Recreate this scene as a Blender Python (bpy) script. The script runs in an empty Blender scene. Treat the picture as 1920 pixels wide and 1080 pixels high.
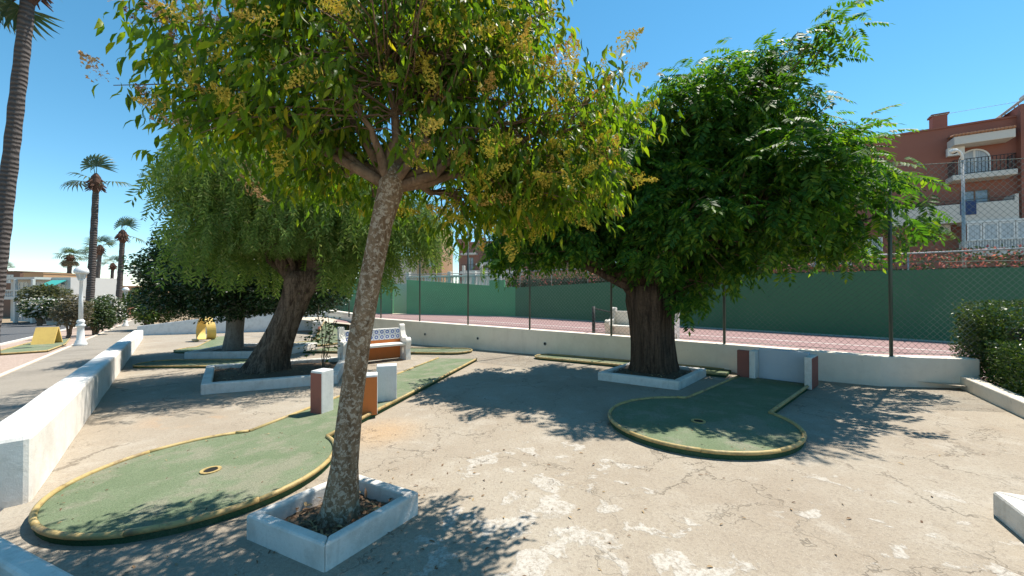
import bpy, bmesh, math, random
import numpy as np
from mathutils import Vector, Matrix
R = math.radians
random.seed(7)
rng = np.random.default_rng(11)
scn = bpy.context.scene
C = scn.collection

# ------------------------------------------------------------------ camera, sky, sun, exposure
EYE = 1.6
cam_d = bpy.data.cameras.new('camera'); cam = bpy.data.objects.new('camera', cam_d); C.objects.link(cam)
cam.location = (0, 0, EYE); cam.rotation_euler = (R(90.55), 0, 0)
cam_d.sensor_width = 36; cam_d.lens = 36 * 723 / 1920; cam_d.clip_start = .05; cam_d.clip_end = 3000
scn.camera = cam
SUN_AZ, SUN_EL = R(50), R(63.5)          # azimuth measured from +Y (view direction) towards +X
w = bpy.data.worlds.new('World'); scn.world = w; w.use_nodes = True
nt = w.node_tree; nt.nodes.clear()
sky = nt.nodes.new('ShaderNodeTexSky'); sky.sky_type = 'NISHITA'; sky.sun_disc = False
sky.sun_elevation = SUN_EL; sky.sun_rotation = SUN_AZ; sky.air_density = 1.0; sky.dust_density = 0; sky.ozone_density = 2.0; sky.altitude = 1200
hs = nt.nodes.new('ShaderNodeHueSaturation'); hs.inputs['Saturation'].default_value = 1.22; hs.inputs['Hue'].default_value = .479; gm = nt.nodes.new('ShaderNodeGamma'); gm.inputs[1].default_value = 1.0
bg = nt.nodes.new('ShaderNodeBackground'); bg.inputs['Strength'].default_value = .12
out = nt.nodes.new('ShaderNodeOutputWorld')
nt.links.new(sky.outputs[0], gm.inputs[0]); nt.links.new(gm.outputs[0], hs.inputs['Color']); nt.links.new(hs.outputs[0], bg.inputs['Color']); nt.links.new(bg.outputs[0], out.inputs[0])
sun_d = bpy.data.lights.new('sun', 'SUN'); sun_d.energy = 5.0; sun_d.angle = R(.53); sun_d.color = (1, .94, .845)
sun = bpy.data.objects.new('sun', sun_d); C.objects.link(sun)
sdir = Vector((math.sin(SUN_AZ) * math.cos(SUN_EL), math.cos(SUN_AZ) * math.cos(SUN_EL), math.sin(SUN_EL)))
sun.rotation_euler = sdir.to_track_quat('Z', 'Y').to_euler(); sun.location = sdir * 60
vs = scn.view_settings; vs.view_transform = 'Standard'; vs.look = 'None'; vs.gamma = 1; vs.use_curve_mapping = False; vs.exposure = .76
scn.cycles.use_denoising = True; scn.cycles.max_bounces = 10; scn.cycles.diffuse_bounces = 6; scn.cycles.transparent_max_bounces = 8
scn.cycles.sample_clamp_indirect = 6

# ------------------------------------------------------------------ materials
MATS = {}
def srgb(h):
    v = [int(h[i:i + 2], 16) / 255 for i in (0, 2, 4)]
    return tuple(c / 12.92 if c <= .04045 else ((c + .055) / 1.055) ** 2.4 for c in v) + (1,)
def col(c): return srgb(c) if isinstance(c, str) else (tuple(c) + (1,))[:4]
class NT:
    def __init__(s, name):
        s.m = bpy.data.materials.new(name); s.m.use_nodes = True; s.t = s.m.node_tree; s.t.nodes.clear()
        s.out = s.n('ShaderNodeOutputMaterial'); s.co = s.n('ShaderNodeTexCoord').outputs['Object']
        MATS[name] = s.m
    def n(s, kind, **kw):
        x = s.t.nodes.new(kind)
        for k, v in kw.items(): setattr(x, k, v)
        return x
    def put(s, sock, v):
        if isinstance(v, bpy.types.NodeSocket): s.t.links.new(v, sock)
        else: sock.default_value = v
    def noise(s, scale, detail=4, rough=.6, dist=0, co=None, fac=True):
        x = s.n('ShaderNodeTexNoise'); s.put(x.inputs['Vector'], co or s.co)
        x.inputs['Scale'].default_value = scale; x.inputs['Detail'].default_value = detail
        x.inputs['Roughness'].default_value = rough; x.inputs['Distortion'].default_value = dist
        return x.outputs[0 if fac else 1]
    def vor(s, scale, feat='F1', co=None, out='Distance', rnd=1):
        x = s.n('ShaderNodeTexVoronoi', feature=feat); s.put(x.inputs['Vector'], co or s.co)
        x.inputs['Scale'].default_value = scale; x.inputs['Randomness'].default_value = rnd
        return x.outputs[out]
    def ramp(s, v, a, b):            # smooth 0..1 between a and b
        x = s.n('ShaderNodeMapRange', interpolation_type='SMOOTHSTEP'); s.put(x.inputs['Value'], v)
        x.inputs['From Min'].default_value = a; x.inputs['From Max'].default_value = b
        return x.outputs[0]
    def math(s, op, a, b=0.):
        x = s.n('ShaderNodeMath', operation=op); s.put(x.inputs[0], a); s.put(x.inputs[1], b); return x.outputs[0]
    def mix(s, f, a, b, mode='MIX'):
        x = s.n('ShaderNodeMix', data_type='RGBA', blend_type=mode)
        s.put(x.inputs[0], f); s.put(x.inputs[6], col(a) if not isinstance(a, bpy.types.NodeSocket) else a)
        s.put(x.inputs[7], col(b) if not isinstance(b, bpy.types.NodeSocket) else b); return x.outputs[2]
    def cr(s, v, stops, interp='LINEAR'):
        x = s.n('ShaderNodeValToRGB'); s.put(x.inputs[0], v); e = x.color_ramp; e.interpolation = interp
        while len(e.elements) < len(stops): e.elements.new(.5)
        for k, (p, c) in zip(e.elements, stops): k.position = p; k.color = col(c)
        return x.outputs[0]
    def bump(s, h, strength=.4, dist=.01, prev=None):
        x = s.n('ShaderNodeBump'); s.put(x.inputs['Height'], h); x.inputs['Strength'].default_value = strength; x.inputs['Distance'].default_value = dist
        if prev: s.t.links.new(prev, x.inputs['Normal'])
        return x.outputs[0]
    def scaled(s, v, rot=(0, 0, 0)):
        x = s.n('ShaderNodeMapping'); s.put(x.inputs['Vector'], s.co); x.inputs['Scale'].default_value = v; x.inputs['Rotation'].default_value = rot
        return x.outputs[0]
    def bsdf(s, color, rough=.8, normal=None, metal=0, spec=.35, **kw):
        p = s.n('ShaderNodeBsdfPrincipled'); s.put(p.inputs['Base Color'], color if isinstance(color, bpy.types.NodeSocket) else col(color))
        s.put(p.inputs['Roughness'], rough); p.inputs['Metallic'].default_value = metal; p.inputs['Specular IOR Level'].default_value = spec
        if normal: s.t.links.new(normal, p.inputs['Normal'])
        s.t.links.new(p.outputs[0], s.out.inputs[0]); return p

def plaster(name, base, dirt=None, scale=1.0, rough=.85, amt=.5, streak=True):
    n = NT(name); a = n.noise(1.3 * scale, 6, .65); b = n.noise(14 * scale, 4, .6)
    c = col(base); d = col(dirt) if dirt else tuple(x * .62 for x in c[:3]) + (1,)
    m = n.mix(n.math('MULTIPLY', n.ramp(a, .42, .75), amt), c, d)
    if streak:
        st = n.noise(1, 4, .6, 0, n.scaled((5 * scale, 5 * scale, .6 * scale)))
        m = n.mix(n.math('MULTIPLY', n.ramp(st, .55, .75), amt * .6), m, d)
    m = n.mix(n.math('MULTIPLY', n.ramp(b, .5, .72), amt * .35), m, d)
    chips = n.ramp(n.noise(6 * scale, 6, .7, .4), .66, .7)
    m = n.mix(n.math('MULTIPLY', chips, amt * .8), m, tuple(x * .55 for x in c[:3]))
    n.bsdf(m, rough, n.bump(n.math('ADD', b, n.math('MULTIPLY', n.noise(60 * scale, 3), .5)), .35, .012)); return n.m
def plain(name, c, rough=.6, metal=0, var=.25, scale=6):
    n = NT(name); k = col(c); f = n.noise(scale, 5, .65)
    m = n.mix(n.math('MULTIPLY', n.ramp(f, .35, .75), var), k, tuple(x * .45 for x in k[:3]))
    n.bsdf(m, rough, n.bump(n.noise(scale * 8, 3), .15, .004), metal); return n.m
def leafmat(name, stops, trans=.45, rough=.4, tint=(1.25, 1.3, .45), interp='LINEAR', spec=.45):
    n = NT(name); g = n.n('ShaderNodeNewGeometry'); c = n.cr(g.outputs['Random Per Island'], stops, interp)
    p = n.bsdf(c, rough, spec=spec); t = n.n('ShaderNodeBsdfTranslucent')
    n.put(t.inputs[0], n.mix(1., c, tint, 'MULTIPLY'))
    m = n.n('ShaderNodeMixShader'); m.inputs[0].default_value = trans
    n.t.links.new(p.outputs[0], m.inputs[1]); n.t.links.new(t.outputs[0], m.inputs[2]); n.t.links.new(m.outputs[0], n.out.inputs[0]); return n.m
def barkmat(name, c1, c2, c3=None, sx=9, sz=1.4, depth=.03, patch=None):
    n = NT(name); f = n.noise(1, 6, .7, .8, n.scaled((sx, sx, sz))); g = n.noise(26, 5, .7)
    m = n.mix(n.ramp(f, .35, .62), c1, c2); m = n.mix(n.math('MULTIPLY', n.ramp(g, .45, .7), .5), m, tuple(x * .5 for x in col(c1)[:3]))
    if patch: m = n.mix(n.math('MULTIPLY', n.ramp(n.noise(patch[1], 5, .7, .6), .5, .58), patch[2]), m, patch[0])
    n.bsdf(m, .95, n.bump(n.math('ADD', f, n.math('MULTIPLY', g, .35)), .9, depth), spec=.1); return n.m

def ground_concrete():
    n = NT('concrete_ground'); big = n.noise(.55, 6, .62); mid = n.noise(2.6, 6, .65, .3); fine = n.noise(42, 3, .7); sp = n.noise(150, 2, .6)
    m = n.cr(big, [(.3, (.27, .22, .165)), (.5, (.315, .268, .208)), (.7, (.35, .31, .25))])
    m = n.mix(n.math('MULTIPLY', n.ramp(mid, .5, .72), .55), m, (.40, .36, .30))
    m = n.mix(n.math('MULTIPLY', n.ramp(n.noise(1.7, 6, .7, .5), .56, .72), .5), m, (.30, .235, .17))
    gx = n.n('ShaderNodeSeparateXYZ'); n.put(gx.inputs[0], n.co)
    def blob(x, y, r, hard=.45):         # 1 at a place, 0 away from it
        dx = n.math('SUBTRACT', gx.outputs[0], x); dy = n.math('SUBTRACT', gx.outputs[1], y)
        d = n.math('SQRT', n.math('ADD', n.math('MULTIPLY', dx, dx), n.math('MULTIPLY', dy, dy)))
        return n.math('SUBTRACT', 1., n.ramp(d, r * hard, r))
    zone = n.math('MAXIMUM', n.math('MAXIMUM', blob(.35, 2.55, 1.25), blob(1.0, 2.2, .75)), n.math('MULTIPLY', blob(2.75, 2.6, 1.1), .32))
    zone = n.math('MAXIMUM', zone, n.math('MULTIPLY', blob(.4, 3.6, 1.2), .7))
    flake = n.noise(3.4, 7, .6, .35); fl = n.ramp(n.math('ADD', flake, n.math('MULTIPLY', zone, .10)), .612, .655)
    fl = n.math('MULTIPLY', fl, n.ramp(zone, .02, .25))
    m = n.mix(n.math('MULTIPLY', fl, .62), m, n.mix(n.ramp(n.noise(30, 4, .7), .42, .66), (.50, .475, .43), (.35, .315, .265)))
    m = n.mix(n.math('MULTIPLY', blob(-1.62, 4.75, .75, .1), .36), m, (.50, .27, .085))
    m = n.mix(n.math('MULTIPLY', n.math('MULTIPLY', blob(-4.6, 5.6, .8, .3), n.ramp(n.noise(2.2, 4), .48, .56)), .6), m, (.38, .25, .15))
    m = n.mix(n.math('MULTIPLY', n.ramp(fine, .48, .66), .5), m, (.20, .165, .13))
    m = n.mix(n.math('MULTIPLY', n.ramp(sp, .58, .7), .4), m, (.14, .115, .09))
    m = n.mix(n.math('MULTIPLY', n.ramp(sp, .42, .3), .3), m, (.66, .6, .52))
    warp = n.n('ShaderNodeVectorMath', operation='MULTIPLY_ADD'); n.put(warp.inputs[0], n.noise(1.1, 5, .7, 0, None, False)); warp.inputs[1].default_value = (1.5, 1.5, 0); n.put(warp.inputs[2], n.co)
    e = n.vor(.62, 'DISTANCE_TO_EDGE', warp.outputs[0]); crack = n.math('SUBTRACT', 1., n.ramp(e, .001, .007))
    e2 = n.vor(2.1, 'DISTANCE_TO_EDGE', warp.outputs[0]); crack2 = n.math('MULTIPLY', n.math('SUBTRACT', 1., n.ramp(e2, .003, .018)), n.ramp(n.noise(.8, 3), .5, .62))
    ck = n.math('MAXIMUM', n.math('MULTIPLY', crack, n.ramp(n.noise(.9, 3), .4, .55)), n.math('MULTIPLY', crack2, .8))
    m = n.mix(n.math('MULTIPLY', ck, .5), m, (.10, .08, .06))
    h = n.math('ADD', n.math('MULTIPLY', fine, .5), n.math('ADD', n.math('MULTIPLY', fl, .5), n.math('MULTIPLY', mid, .8)))
    n.bsdf(m, .93, n.bump(n.math('SUBTRACT', h, n.math('MULTIPLY', ck, 1.3)), .5, .02), spec=.15)
ground_concrete()
def carpetmat(name, a, b, worn):
    n = NT(name); f = n.noise(1.6, 6, .65, .3); g = n.noise(90, 3, .8)
    m = n.mix(n.ramp(f, .35, .65), a, b); m = n.mix(n.math('MULTIPLY', n.ramp(n.noise(2.3, 6, .7), .46, .62), .7), m, worn)
    m = n.mix(n.math('MULTIPLY', n.ramp(g, .4, .66), .6), m, tuple(x * .45 for x in a)); m = n.mix(n.math('MULTIPLY', n.ramp(n.noise(170, 2), .56, .68), .4), m, worn)
    n.bsdf(m, 1., n.bump(g, .7, .012), spec=.05)
carpetmat('green_carpet', (.155, .20, .115), (.19, .23, .142), (.285, .265, .20))
carpetmat('dark_carpet', (.04, .095, .05), (.055, .12, .06), (.10, .13, .08))
def borderpaint():
    n = NT('yellow_border'); f = n.noise(7, 6, .7, .4)
    m = n.mix(n.ramp(f, .5, .64), (.42, .31, .125), (.235, .165, .085)); m = n.mix(n.math('MULTIPLY', n.ramp(n.noise(30, 4), .5, .7), .5), m, (.24, .15, .07))
    n.bsdf(m, .55, n.bump(f, .4, .006))
borderpaint()
def pathmat(name, a, b, s=60, c=None):
    n = NT(name); v = n.vor(s, 'F1', None, 'Color'); g = n.noise(s * 1.2, 3, .8); f = n.noise(.7, 5, .65)
    m = n.mix(n.ramp(g, .35, .66), a, b); m = n.mix(n.math('MULTIPLY', n.ramp(f, .45, .7), .4), m, c or tuple(x * .6 for x in a))
    n.bsdf(m, .95, n.bump(n.math('ADD', g, n.vor(s)), .5, .012), spec=.15)
pathmat('aggregate_path', (.215, .19, .155), (.35, .31, .26)); pathmat('pink_gravel', (.30, .215, .17), (.44, .35, .29), 26, (.25, .17, .12))
pathmat('asphalt', (.085, .085, .088), (.125, .124, .125), 70, (.10, .098, .095)); pathmat('dry_earth', (.23, .165, .105), (.33, .25, .17), 8, (.14, .13, .06))
pathmat('planter_soil', (.085, .058, .038), (.19, .135, .09), 30, (.05, .035, .025)); pathmat('court_red', (.26, .165, .155), (.31, .20, .19), 40, (.32, .24, .22)); pathmat('court_border', (.50, .42, .32), (.58, .50, .40), 40)
plaster('white_paint', (.78, .745, .69), (.50, .46, .40), 1.6, .75, .6); plaster('kerb_white', (.68, .645, .59), (.42, .38, .325), 3, .8, .7)
plaster('wall_render', (.80, .71, .59), (.62, .53, .42), .8, .9, .55); plaster('court_green_lit', (.085, .32, .15), (.08, .23, .11), .5, .8, .45); plaster('court_green_dark', (.055, .16, .085), (.045, .13, .07), .5, .8, .35)  # end wall green is lightened in place of sunlight that misses it
plaster('terracotta', (.275, .115, .085), (.22, .085, .062), .35, .9, .35, False); plaster('tan_render', (.50, .31, .17), (.38, .23, .13), .4, .9, .4, False)
plaster('house_white', (.60, .575, .53), (.48, .45, .41), .4, .9, .3, False); plaster('pale_render', (.62, .52, .42), (.48, .4, .32), .4, .9, .3, False); plaster('brown_render', (.20, .115, .08), None, .4, .9, .3, False)
plaster('orange_paint', (.52, .155, .035), (.36, .11, .035), 3, .7, .35); plaster('brick_red_paint', (.27, .095, .07), (.2, .07, .055), 3, .8, .35); plaster('grey_paint', (.46, .49, .53), (.38, .40, .43), 2, .8, .3)
plaster('yellow_paint', (.70, .47, .13), (.48, .30, .09), 2, .6, .4); plaster('stone_block', (.62, .63, .62), (.40, .41, .41), 4, .7, .55)
plain('fence_steel', (.075, .10, .085), .5, .4); plain('wire', (.10, .135, .115), .5, .4); plain('galvanised', (.36, .37, .36), .45, .6); plain('white_metal', (.72, .72, .70), .4, 0, .12); plain('black_metal', (.025, .025, .028), .5)
plain('dark_hole', (.012, .011, .01), .9); plain('net_black', (.02, .022, .022), .9); plain('teal_awning', (.05, .36, .32), .7); plain('blue_cloth', (.03, .06, .16), .8); plain('roof_tile', (.42, .20, .11), .8); plain('ac_white', (.66, .66, .63), .5); plain('lantern_glass', (.55, .55, .50), .25); plain('solar_panel', (.42, .33, .25), .25)
n = NT('window_glass'); n.bsdf(n.mix(n.ramp(n.noise(3, 3), .4, .6), (.16, .21, .26), (.26, .31, .36)), .12, spec=.7)
n = NT('curtain_glass'); n.bsdf(n.mix(n.ramp(n.noise(1, 3, .5, 0, n.scaled((22, 22, 1))), .4, .6), (.34, .37, .40), (.46, .49, .52)), .2, spec=.6)
n = NT('bench_tile')
_s = n.n('ShaderNodeSeparateXYZ'); n.put(_s.inputs[0], n.co)
_r = n.math('SQRT', n.math('ADD', n.math('MULTIPLY', _s.outputs[0], _s.outputs[0]), n.math('MULTIPLY', _s.outputs[2], _s.outputs[2])))
_ring = n.math('MULTIPLY', n.ramp(_r, .022, .026), n.math('SUBTRACT', 1., n.ramp(_r, .046, .05))); _cor = n.ramp(_r, .082, .088)
n.bsdf(n.mix(n.math('MAXIMUM', _ring, _cor), (.72, .74, .78), (.06, .11, .40)), .15, spec=.6)
barkmat('privet_bark', (.15, .095, .055), (.27, .185, .115), None, 14, 5, .03, ((.50, .42, .32), 34, .7)); barkmat('pepper_bark', (.062, .043, .032), (.20, .145, .105), None, 13, 1.6, .06); barkmat('melia_bark', (.045, .030, .022), (.135, .088, .06), None, 12, 1.0, .06)
barkmat('smooth_bark', (.17, .145, .12), (.26, .225, .19), None, 9, 2, .012); barkmat('twig_bark', (.13, .085, .055), (.23, .155, .10), None, 14, 4, .01)
n = NT('palm_bark'); _w = n.n('ShaderNodeTexWave', wave_type='BANDS', bands_direction='Z'); n.put(_w.inputs['Vector'], n.co); _w.inputs['Scale'].default_value = 1.9; _w.inputs['Distortion'].default_value = 5; _w.inputs['Detail'].default_value = 3
n.bsdf(n.mix(n.math('ADD', n.math('MULTIPLY', _w.outputs[1], .6), n.math('MULTIPLY', n.noise(9, 5), .4)), (.060, .050, .046), (.15, .128, .115)), .95, n.bump(n.math('ADD', _w.outputs[1], n.noise(14, 4)), .7, .05), spec=.1)
plain('palm_husk', (.10, .052, .034), .95, 0, .6)
G_ = lambda *a: list(a)
leafmat('privet_leaf', [(0, (.042, .09, .012)), (.4, (.078, .145, .016)), (.78, (.13, .195, .022)), (.95, (.22, .245, .028)), (1, (.34, .25, .03))], .56, .45, (2.0, 2.0, .42), spec=.22)
def flowermat(name, stops):
    n = NT(name); oi = n.n('ShaderNodeObjectInfo').outputs['Random']; f = n.math('ADD', n.math('MULTIPLY', oi, .6), n.math('MULTIPLY', n.noise(9, 2), .4)); c = n.cr(f, stops)
    p = n.bsdf(c, .8, spec=.1); t = n.n('ShaderNodeBsdfTranslucent'); n.put(t.inputs[0], c); m = n.n('ShaderNodeMixShader'); m.inputs[0].default_value = .4
    n.t.links.new(p.outputs[0], m.inputs[1]); n.t.links.new(t.outputs[0], m.inputs[2]); n.t.links.new(m.outputs[0], n.out.inputs[0])
flowermat('privet_flower', [(.15, (.58, .50, .06)), (.6, (.74, .62, .12)), (.78, (.68, .46, .13)), (.95, (.5, .26, .1))]); flowermat('privet_flower_dry', [(.2, (.50, .33, .16)), (.55, (.66, .50, .30)), (.85, (.26, .13, .09))])
leafmat('melia_leaf', [(0, (.026, .078, .017)), (.5, (.046, .122, .021)), (.85, (.085, .178, .026)), (1, (.17, .25, .035))], .45, .52, (2.0, 2.0, .42), spec=.14)
leafmat('pepper_leaf', [(0, (.075, .135, .035)), (.5, (.125, .20, .055)), (.9, (.185, .255, .075)), (1, (.28, .30, .13))], .5, .6, (1.55, 1.55, .7), spec=.12)
leafmat('ficus_leaf', [(0, (.010, .030, .009)), (.6, (.018, .048, .013)), (1, (.032, .075, .016))], .2, .32); leafmat('hedge_leaf', [(0, (.026, .055, .011)), (.6, (.055, .10, .017)), (1, (.13, .18, .032))], .3, .35)
leafmat('olive_leaf', [(0, (.06, .07, .035)), (.6, (.10, .11, .05)), (1, (.15, .14, .07))], .3, .6); leafmat('tamarisk_leaf', [(0, (.085, .072, .05)), (.6, (.14, .12, .08)), (1, (.22, .19, .14))], .3, .7)
leafmat('oleander_leaf', [(0, (.03, .055, .02)), (.6, (.055, .09, .03)), (1, (.09, .12, .05))], .3, .5); leafmat('oleander_flower', [(0, (.75, .70, .64)), (1, (.85, .82, .76))], .3, .8, (1, 1, .9))
leafmat('bougain', [(0, (.03, .06, .018)), (.55, (.06, .10, .025)), (.66, (.30, .075, .085)), (.8, (.42, .12, .11)), (1, (.50, .22, .17))], .35, .7, (1.3, 1.1, .9)); leafmat('palm_frond', [(0, (.035, .07, .03)), (.7, (.07, .11, .045)), (1, (.14, .15, .07))], .3, .5); leafmat('palm_dry', [(0, (.14, .115, .07)), (1, (.26, .22, .15))], .3, .8)
leafmat('dead_leaf', [(0, (.10, .05, .025)), (.6, (.20, .115, .06)), (1, (.42, .30, .15))], .15, .8, (1, 1, .6))

# ------------------------------------------------------------------ geometry helpers
def G(x, y): return .0195 * (x - y)                    # the whole square slopes gently down to the far left
class MB:
    def __init__(s): s.v = []; s.f = []
    def add(s, vs, fs):
        k = len(s.v); s.v += [tuple(p) for p in vs]; s.f += [tuple(i + k for i in f) for f in fs]; return s
    def box(s, x0, x1, y0, y1, z0, z1, M=None):
        p = [Vector((x, y, z)) for z in (z0, z1) for x, y in ((x0, y0), (x1, y0), (x1, y1), (x0, y1))]
        if M: p = [M @ q for q in p]
        return s.add(p, [(3, 2, 1, 0), (4, 5, 6, 7), (0, 1, 5, 4), (1, 2, 6, 5), (2, 3, 7, 6), (3, 0, 4, 7)])
    def prism(s, poly, lo, hi):                        # poly of xy, lo/hi = height functions
        m = len(poly); a = [(x, y, lo(x, y)) for x, y in poly]; b = [(x, y, hi(x, y)) for x, y in poly]
        return s.add(a + b, [tuple(range(m - 1, -1, -1)), tuple(range(m, 2 * m))] + [(i, (i + 1) % m, m + (i + 1) % m, m + i) for i in range(m)])
    def tube(s, pts, r, n=8, cap=True, wob=0, closed=False):
        pts = [Vector(p) for p in pts]; rs = r if isinstance(r, (list, tuple)) else [r] * len(pts); k = len(pts); base = len(s.v); ref = None
        for i, p in enumerate(pts):
            a, b = (pts[i - 1], pts[(i + 1) % k]) if closed else (pts[max(i - 1, 0)], pts[min(i + 1, k - 1)])
            d = (b - a).normalized()
            if ref is None: ref = d.orthogonal().normalized()
            ref = (ref - d * ref.dot(d)).normalized(); q = d.cross(ref)
            for j in range(n):
                t = 2 * math.pi * j / n; rr = rs[i] * (1 + (wob * (random.random() - .5) if wob else 0))
                s.v.append(tuple(p + (ref * math.cos(t) + q * math.sin(t)) * rr))
        for i in range(k if closed else k - 1):
            for j in range(n):
                i2 = (i + 1) % k; s.f.append((base + i * n + j, base + i * n + (j + 1) % n, base + i2 * n + (j + 1) % n, base + i2 * n + j))
        if cap and not closed: s.f.append(tuple(base + j for j in range(n - 1, -1, -1))); s.f.append(tuple(base + (k - 1) * n + j for j in range(n)))
        return s
    def lathe(s, prof, c=(0, 0, 0), n=16):
        b = len(s.v)
        for r, z in prof:
            for j in range(n): t = 2 * math.pi * j / n; s.v.append((c[0] + r * math.cos(t), c[1] + r * math.sin(t), c[2] + z))
        for i in range(len(prof) - 1):
            for j in range(n): s.f.append((b + i * n + j, b + i * n + (j + 1) % n, b + (i + 1) * n + (j + 1) % n, b + (i + 1) * n + j))
        s.f.append(tuple(b + j for j in range(n - 1, -1, -1))); s.f.append(tuple(b + (len(prof) - 1) * n + j for j in range(n))); return s
    def mesh(s, name, o=(0, 0, 0), smooth=False):
        me = bpy.data.meshes.new(name); me.from_pydata([(x - o[0], y - o[1], z - o[2]) for x, y, z in s.v], [], s.f)
        if smooth: me.polygons.foreach_set('use_smooth', [True] * len(me.polygons))
        return me
    def build(s, name, mat, parent=None, smooth=False, bevel=0):
        o = parent_origin(parent); me = s.mesh(name, o, smooth); me.materials.append(MATS[mat]); ob = bpy.data.objects.new(name, me); C.objects.link(ob)
        if parent: ob.parent = parent; ob['_o'] = o
        if bevel: b = ob.modifiers.new('bevel', 'BEVEL'); b.width = bevel; b.segments = 2; b.limit_method = 'ANGLE'
        return ob
def parent_origin(p):                                  # children are modelled in world metres, stored relative to the thing's base
    o = Vector((0, 0, 0))
    while p: o += p.location; p = p.parent
    return tuple(o)
def thing(name, label, cat, loc, group=None):
    e = bpy.data.objects.new(name, None); C.objects.link(e); e.location = loc; e.empty_display_size = .2
    return tag(e, label, cat, group)
def tag(o, label, cat, group=None):
    o['label'] = label; o['category'] = cat
    if group: o['group'] = group
    return o
def struct(o): o['kind'] = 'structure'; return o
def stuff(o): o['kind'] = 'stuff'; return o
def raw_mesh(name, V, F, mat, parent=None, smooth=False):   # V (n,3) numpy in world metres, F (m,k) faces of one size
    me = bpy.data.meshes.new(name); o = np.array(parent_origin(parent)); V = (V - o).astype(np.float32); k = F.shape[1]
    me.vertices.add(len(V)); me.vertices.foreach_set('co', V.ravel()); me.loops.add(F.size); me.loops.foreach_set('vertex_index', F.astype(np.int32).ravel())
    me.polygons.add(len(F)); me.polygons.foreach_set('loop_start', np.arange(0, F.size, k, dtype=np.int32)); me.polygons.foreach_set('loop_total', np.full(len(F), k, np.int32))
    me.update(calc_edges=True); me.materials.append(MATS[mat])
    if smooth: me.polygons.foreach_set('use_smooth', np.ones(len(F), bool))
    ob = bpy.data.objects.new(name, me); C.objects.link(ob)
    if parent: ob.parent = parent
    return ob
def frames(D, Nn):
    y = D / np.linalg.norm(D, axis=1, keepdims=True); x = np.cross(y, Nn); x /= np.linalg.norm(x, axis=1, keepdims=True) + 1e-9; z = np.cross(x, y)
    return np.stack([x, y, z], 2)                       # columns
def scatter(name, tv, tf, P, D, Nn, S, mat, parent=None):
    M = frames(D, Nn); tv = np.asarray(tv, float); tf = np.asarray(tf)
    V = np.einsum('nij,kj->nki', M, tv) * S[:, None, None] + P[:, None, :]
    F = tf[None] + (np.arange(len(P)) * len(tv))[:, None, None]
    return raw_mesh(name, V.reshape(-1, 3), F.reshape(-1, tf.shape[1]), mat, parent)
def unit(n): v = rng.normal(size=(n, 3)); return v / np.linalg.norm(v, axis=1, keepdims=True)
def in_lobes(lobes, n, shell=.55):                      # points in ellipsoids, weighted towards their skin
    wts = np.array([l[3] * l[4] * l[5] for l in lobes]) ** .8; idx = rng.choice(len(lobes), n, p=wts / wts.sum()); L = np.array(lobes)[idx]
    u = unit(n); r = np.where(rng.random(n) < shell, rng.uniform(.78, 1.05, n), rng.random(n) ** .45 * .85)
    lump = 1 + .16 * np.sin(5 * u[:, 0] + idx) * np.cos(4 * u[:, 1] + 2 * idx) + .10 * np.sin(9 * u[:, 2] + 3 * idx)
    return L[:, :3] + u * L[:, 3:6] * (r * lump)[:, None], u, idx
def clump(P, U, I, nc, sg):                             # gather loose points into leafy clumps with gaps between them
    c = rng.choice(len(P), nc, replace=False); k = rng.integers(0, nc, len(P)); Q = P[c][k] + np.clip(rng.normal(size=P.shape), -1.7, 1.7) * sg * np.array([1, 1, .8]); return Q, U[c][k] * .6 + unit(len(P)) * .5, I[c][k]
LEAF = ([(0, 0, 0), (-.13, .30, .05), (0, .32, .0), (.13, .30, .05), (-.12, .62, -.03), (0, .64, -.08), (.12, .62, -.03), (0, .97, -.33)], [(0, 2, 1), (0, 3, 2), (1, 2, 5), (1, 5, 4), (2, 3, 6), (2, 6, 5), (4, 5, 7), (5, 6, 7)])
QUADLEAF = ([(0, 0, 0), (.24, .5, .05), (0, 1, -.06), (-.24, .5, .05)], [(0, 1, 2), (0, 2, 3)])

# ------------------------------------------------------------------ setting: ground, path, road, court
xs = [-1500, -600, -250, -120, -80, -60, -45, -30, -20, -12, -6, 0, 6, 12, 20, 40, 80, 200, 600, 1500]; ys = [-60, -20, -8, 0, 6, 12, 18, 24, 30, 40, 55, 75, 100, 160, 300, 700, 2200]
mb = MB(); mb.v = [(x, y, max(-2.1, min(.04, G(x, y))) - .03) for y in ys for x in xs]
mb.f = [(j * len(xs) + i, j * len(xs) + i + 1, (j + 1) * len(xs) + i + 1, (j + 1) * len(xs) + i) for j in range(len(ys) - 1) for i in range(len(xs) - 1)]
struct(mb.build('ground', 'dry_earth'))
def sheet(name, poly, mat, dz=0., step=None, zf=None):
    zf = zf or G; mb = MB(); mb.add([(x, y, zf(x, y) + dz) for x, y in poly], [tuple(range(len(poly)))]); o = mb.build(name, mat); return struct(o)
W0 = Vector((-3.98, 3.20)); WA = Vector((-.668, .744)).normalized(); WN = Vector((-WA.y, WA.x))
if WN.x > 0: WN = -WN
def L(s, t): p = W0 + WA * s + WN * t; return (p.x, p.y)
sheet('plaza', [(-4.5, 3.7), (-2.2, .5), (-1, -3), (9, -3), (9.5, 4.5), (7.6, 6.5), (-4.2, 15.5), (-11, 23.2), (-20.8, 21.5), L(21, .15)], 'concrete_ground')
sheet('pavement', [L(-9, .2), L(-9, 2.05), L(75, 2.05), L(75, .2)], 'aggregate_path', .004)
sheet('planting_strip', [L(-9, 2.16), L(-9, 4.5), L(75, 4.5), L(75, 2.16)], 'pink_gravel', .006)
sheet('road', [L(-9, 4.62), L(-9, 12.5), L(33, 12.5), L(33, 34), L(40, 34), L(40, 12.5), L(75, 12.5), L(75, 4.62)], 'asphalt', -.01)
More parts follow.
